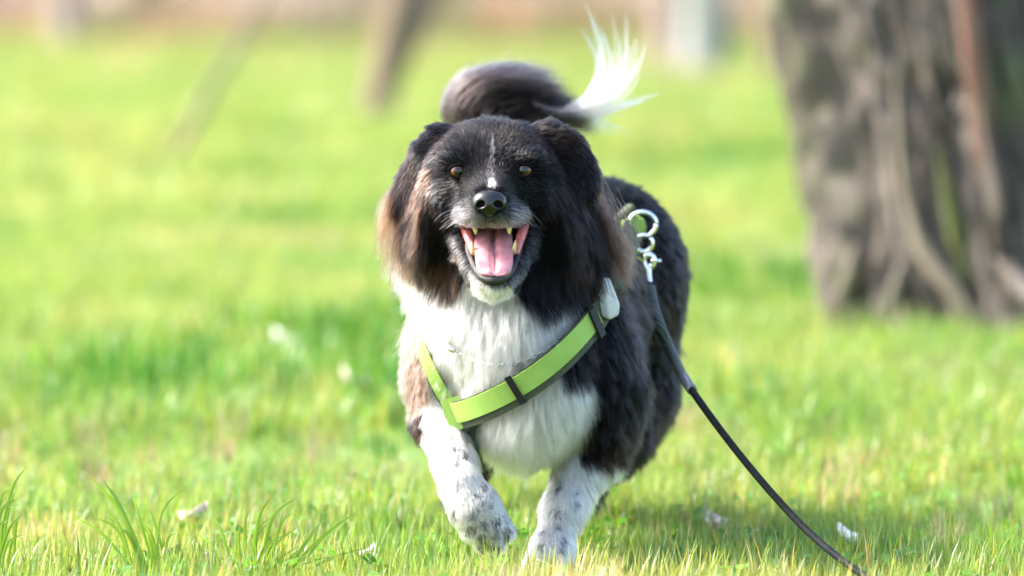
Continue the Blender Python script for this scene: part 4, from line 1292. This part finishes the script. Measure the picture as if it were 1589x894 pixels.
leash = empty('leash', tuple(V(1005, 400, YR)), 'black cord leash with a steel snap hook trailing from the harness to the grass', 'leash')
YH = YR - .016
hook = ring('snap_hook', 999, 378, 12.5, 13, YH, .0036, M_STEEL, leash, 60, 400)
ring('hook_eye', 1006.5, 405, 8, 9.5, YH, .0042, M_STEEL, hook)
tube('hook_pin', [V(1010, 404, YH - .004), V(1018, 404.5, YH - .004), V(1026, 405, YH - .004)], .0022, M_STEEL, hook, 8)
tube('hook_shank', catmull([V(1005, 414, YH), V(1006, 428, YH - .006), V(1008, 446, YH - .014)], 10), [.0052, .0045, .0048], M_STEEL, hook, 10)
cord = catmull([V(1008, 440, YH - .012), V(1013, 470, YH - .035), V(1024, 505, YH - .055), V(1044, 552, YH - .08), V(1070, 600, .12), V(1130, 683, .03), V(1200, 768, -.06), V(1268, 838, -.15), V(1342, 894, -.26), V(1420, 938, -.40), V(1520, 975, -.60), V(1680, 1020, -.80)], 160)
gz = ground_h(cord[:, 0], cord[:, 1]) + .012
cord[:, 2] = np.maximum(cord[:, 2], gz)
tube('cord', cord, .0050, M_ROPE, leash, 12)
M_SLEEVE, nt, N, L, B = new_mat('braided_sleeve')
tc = N.new('ShaderNodeTexCoord')
wv = N.new('ShaderNodeTexWave'); wv.wave_type = 'BANDS'; wv.bands_direction = 'DIAGONAL'; wv.inputs['Scale'].default_value = 55; wv.inputs['Distortion'].default_value = 3
L.new(tc.outputs['Object'], wv.inputs['Vector'])
rp = ramp(nt, wv.outputs['Fac'], [(.35, (.006, .009, .009)), (.7, (.035, .045, .042)), (.95, (.06, .085, .05))])
L.new(rp.outputs['Color'], B.inputs['Base Color']); B.inputs['Roughness'].default_value = .6
tube('cord_sleeve', cord[3:58], [.0075, .0078, .0080, .0082, .0080, .0060], M_SLEEVE, leash, 12)['label'] = 'thicker stitched sleeve near the hook'
ferr = cord[54:60]
tube('keeper', ferr, .0072, simple('grey_tape', (.10, .105, .11), .3, var=.2), leash, 12)
rngc = np.random.default_rng(4)
M_LIME = simple('lime_thread', (.35, .6, .05), .6)
lp = catmull([V(984, 368, YH + .004), V(988, 392, YH + .003), V(994, 420, YH + .004), V(1002, 446, YH + .006)], 26)
tw = tube('leash_loop', lp, [.0065, .0075, .007, .0055], M_ROPE, leash, 10)
for i in range(3, 24, 4):
    tube('lime_stitch', [lp[i] + np.array((-.006, -.006, .003)), lp[i] + np.array((.001, -.0085, 0)), lp[i] + np.array((.006, -.005, -.004))], .0016, M_LIME, tw, 6)

collar = empty('chain_collar', tuple(V(735, 560, .02)), 'thin grey metal chain collar half hidden in the white chest fur', 'collar')
cp = catmull([S(655, 505, .006), S(690, 533, .014), S(715, 550, .012), S(745, 562, .010), S(775, 566, .012), S(810, 560, .008), S(850, 540, .008), S(890, 505, .006)], 70)
g = []
for i in range(0, 68, 2):
    c, t = cp[i], nrm(cp[i + 1] - cp[i]); s = nrm(np.cross(t, (0, -1, .2))) if (i // 2) % 2 else np.array((0, -1.0, .1))
    pts = [c + t * .0042 * math.cos(k * math.pi / 5) + s * .0026 * math.sin(k * math.pi / 5) for k in range(11)]
    g.append(tube_geo(pts, .0010, 6, None, False))
vv, ff = merge(g)
mesh_obj('chain', vv, ff, simple('dull_steel', (.42, .42, .40), .35, metal=1.0, var=.15), collar)
tube('clasp', [V(690, 533, surf(690, 533) - .030), V(697, 540, surf(697, 540) - .032), V(704, 545, surf(704, 545) - .034)], .0034, M_STEEL, collar, 8)

YT = surf(935, 462) - .044
tracker = empty('tracker', tuple(V(940, 470, YT)), 'white plastic tracker clipped on the collar at the side of the neck', 'tracker')
bm = bmesh.new()
prof = [(926, 432, .006), (936, 429, -.004), (947, 432, .004), (962, 474, .004), (960, 489, .006), (946, 497, -.003), (931, 490, .006), (920, 462, .006)]
fr = [bm.verts.new(V(x, y, YT + d)) for x, y, d in prof]; bk = [bm.verts.new(V(x, y, YT + .026)) for x, y, d in prof]
bm.faces.new((fr[0], fr[1], fr[5], fr[6], fr[7])); bm.faces.new((fr[1], fr[2], fr[3], fr[4], fr[5])); bm.faces.new(bk)
for k in range(8): bm.faces.new((fr[k], fr[(k + 1) % 8], bk[(k + 1) % 8], bk[k]))
bmesh.ops.recalc_face_normals(bm, faces=bm.faces)
bmesh.ops.bevel(bm, geom=list(bm.edges), offset=.0030, segments=3, affect='EDGES', profile=.5)
for f in bm.faces: f.smooth = True
me = bpy.data.meshes.new('casing'); bm.to_mesh(me); bm.free(); me.materials.append(simple('white_plastic', (.42, .435, .435), .28, var=.06))
link(bpy.data.objects.new('casing', me), tracker)
slab('red_clip', [(918, 484), (930, 484), (940, 493), (934, 497), (922, 492)], YT + .008, .012, simple('red_plastic', (.55, .02, .02), .4), tracker, .002)
# ================================================================== small things on the grass
M_DRYLEAF = simple('dry_leaf', (.50, .40, .34), .7, var=.35, scale=60, bump=.4)
M_PALE = simple('pale_leaf', (.74, .68, .64), .65, var=.15, scale=60, bump=.4)
M_BROWNLEAF = simple('brown_leaf', (.15, .09, .055), .8, var=.4, scale=80, bump=.5)
def dry_leaf(px, py, size, mat, label, seed, zz=.03):
    """a curled fallen leaf: cupped blade, midrib and stalk"""
    rng = np.random.default_rng(seed)
    c = G(px, py, zz)
    ang = rng.uniform(0, 6.28); tilt = rng.uniform(.3, 1.0)
    e = empty('dry_leaf', tuple(c), label, 'leaf', 'dry leaves on the grass')
    ca, sa_ = math.cos(ang), math.sin(ang)
    def place(u, v, w):
        w = w + u * math.sin(tilt) * .6
        return c + np.array((u * ca - v * sa_, u * sa_ + v * ca, w))
    vs, fs = [], []
    nu, nv = 9, 7
    for i in range(nu):
        u = i / (nu - 1)
        half = size * .42 * math.sin(math.pi * min(1, u * .93 + .06)) ** .8 * (1 + .15 * math.sin(u * 19 + seed))
        for j in range(nv):
            v = (j / (nv - 1) * 2 - 1)
            vs.append(place((u - .5) * size, v * half, size * (.38 * v * v + .22 * (u - .5) ** 2 * 4 + .05 * math.sin(v * 5 + u * 7 + seed))))
    for i in range(nu - 1):
        for j in range(nv - 1):
            fs.append((i * nv + j, (i + 1) * nv + j, (i + 1) * nv + j + 1, i * nv + j + 1))
    ob = mesh_obj('blade', vs, fs, mat, e)
    sm = ob.modifiers.new('thickness', 'SOLIDIFY'); sm.thickness = .0006
    tube('stalk', [place(-.5 * size, 0, size * .22), place(-.72 * size, .05 * size, size * .2), place(-.95 * size, .1 * size, size * .05)], .0009, M_BROWNLEAF, e, 6)
    return e
for i, (px, py, s, m, lab) in enumerate((
        (1112, 822, .045, M_DRYLEAF, 'curled pinkish beige dry leaf beside the leash, left of it'),
        (1315, 842, .040, M_PALE, 'pale whitish dry leaf lying right of the leash'),
        (445, 545, .075, M_PALE, 'bright white blurred leaf in mid meadow left of the dog'),
        (552, 603, .060, M_DRYLEAF, 'beige blurred leaf just left of the raised foreleg'),
        (300, 812, .050, M_DRYLEAF, 'beige dry leaf behind the tall grass tuft'),
        (570, 862, .025, M_PALE, 'tiny white petal right of the tall grass tuft'),
        (268, 862, .030, M_BROWNLEAF, 'crumpled dark leaf at the foot of the tall grass tuft'))):
    dry_leaf(px, py, s * .85, m, lab, 60 + i, .018 if py > 700 else .04)

# tall tufts whose blades can be told apart
M_BLADE, nt, N, L, B = new_mat('tall_blade')
nz = noise_node(nt, 40, 3)
rp = ramp(nt, nz.outputs['Fac'], [(.3, (.10, .20, .022)), (.7, (.18, .29, .045))])
L.new(rp.outputs['Color'], B.inputs['Base Color']); B.inputs['Roughness'].default_value = .4
tr = N.new('ShaderNodeBsdfTranslucent'); tr.inputs['Color'].default_value = (.22, .36, .03, 1)
ms = N.new('ShaderNodeMixShader'); ms.inputs[0].default_value = .4
L.new(B.outputs[0], ms.inputs[1]); L.new(tr.outputs[0], ms.inputs[2]); L.new(ms.outputs[0], N['Material Output'].inputs['Surface'])
def long_blade(base, mid, tip, w, parent):
    path = catmull([base, mid, tip], 12)
    tan = nrm(np.gradient(path, axis=0))
    side = nrm(np.cross(tan, np.array((0.15, -1.0, 0.25))))
    fold = nrm(np.cross(side, tan))
    vs, fs = [], []
    for i, p in enumerate(path):
        u = i / 11
        ww = w * (.7 + .5 * min(1, u * 2.5)) * max(0.0, 1 - max(0.0, (u - .35) / .65) ** 1.6) + .0001
        vs += [p - side[i] * ww * .5 + fold[i] * ww * .22, p, p + side[i] * ww * .5 + fold[i] * ww * .22]
    for i in range(11):
        fs += [(3 * i, 3 * i + 1, 3 * i + 4, 3 * i + 3), (3 * i + 1, 3 * i + 2, 3 * i + 5, 3 * i + 4)]
    return mesh_obj('grass_blade', vs, fs, M_BLADE, parent)
def tuft(label, blades, Y, by=880):
    cx = sum(b[0] for b in blades) / len(blades)
    g0 = V(cx, by, Y)
    e = empty('grass_tuft', (g0[0], g0[1], float(ground_h(g0[0], g0[1]))), label, 'grass tuft', 'tall grass tufts in front')
    rng = np.random.default_rng(int(abs(cx)))
    for (bx, by_, mx, my, tx_, ty_, w) in blades:
        dY = rng.uniform(-.03, .03)
        b = V(bx, by_, Y + dY); b[2] = min(b[2], float(ground_h(b[0], b[1])) - .002)
        long_blade(b, V(mx, my, Y + dY - .01), V(tx_, ty_, Y + dY - .02 + rng.uniform(-.02, .02)), w * .72, e)
    for k in range(len(blades) + 4):
        bx, by_, mx, my, tx_, ty_, w = blades[int(rng.integers(len(blades)))]
        s = rng.uniform(.35, .8); o_ = rng.normal(0, 14); sw = rng.normal(0, 18); dY = rng.uniform(-.04, .04)
        b = V(bx + o_, by_, Y + dY); b[2] = min(b[2], float(ground_h(b[0], b[1])) - .002)
        long_blade(b, V(bx + o_ + (mx - bx) * s + sw * .3, by_ + (my - by_) * s, Y + dY - .01), V(bx + o_ + (tx_ - bx) * s + sw, by_ + (ty_ - by_) * s, Y + dY - .02), .0035, e)
    return e
YF = -.02
tuft('tall tuft of two long crossing grass blades leaning to the left', [(238, 865, 190, 800, 128, 728, .009), (232, 860, 188, 790, 157, 742, .007), (225, 868, 160, 830, 110, 800, .005), (248, 868, 215, 800, 205, 765, .004), (243, 866, 250, 800, 293, 752, .003)], YF)
rngt = np.random.default_rng(77)
bl = [(430, 885, 500, 835, 556, 793, .0085), (425, 880, 470, 850, 505, 800, .006), (440, 885, 520, 865, 580, 848, .006), (405, 885, 420, 810, 464, 768, .007), (395, 880, 400, 810, 425, 764, .006),
      (400, 880, 435, 815, 455, 795, .006), (385, 882, 380, 820, 388, 790, .005), (410, 882, 430, 830, 440, 790, .005), (370, 885, 345, 830, 330, 795, .005), (420, 884, 450, 870, 478, 862, .005),
      (375, 884, 370, 840, 376, 805, .005), (355, 885, 330, 850, 300, 825, .004), (390, 884, 410, 850, 452, 826, .005), (415, 886, 425, 850, 470, 812, .005)]
tuft('dense tall grass tuft with long blades fanning to the right', bl, YF - .01)
tuft('grass tuft cut by the left edge with blades pointing right', [(-15, 880, 15, 770, 42, 722, .005), (-10, 875, 0, 800, 30, 772, .006), (-12, 880, 10, 830, 35, 796, .006), (-20, 870, 0, 780, 20, 760, .004)], YF)
tuft('low grass tuft at the lower right corner', [(1545, 890, 1540, 840, 1530, 800, .005), (1550, 890, 1560, 850, 1575, 815, .005), (1540, 890, 1520, 850, 1500, 835, .004), (1558, 892, 1570, 860, 1589, 840, .004)], YF + .05)
st = empty('dry_stalk', tuple(V(865, 886, -.06)), 'thin pale dry stalk curving in front of the planted paw', 'stalk')
tube('stalk', catmull([V(892, 900, -.06), V(870, 886, -.065), V(850, 876, -.07), V(832, 867, -.07)], 14), [.0018, .0016, .0014, .0009], simple('straw', (.62, .55, .38), .6, var=.15), st, 6)
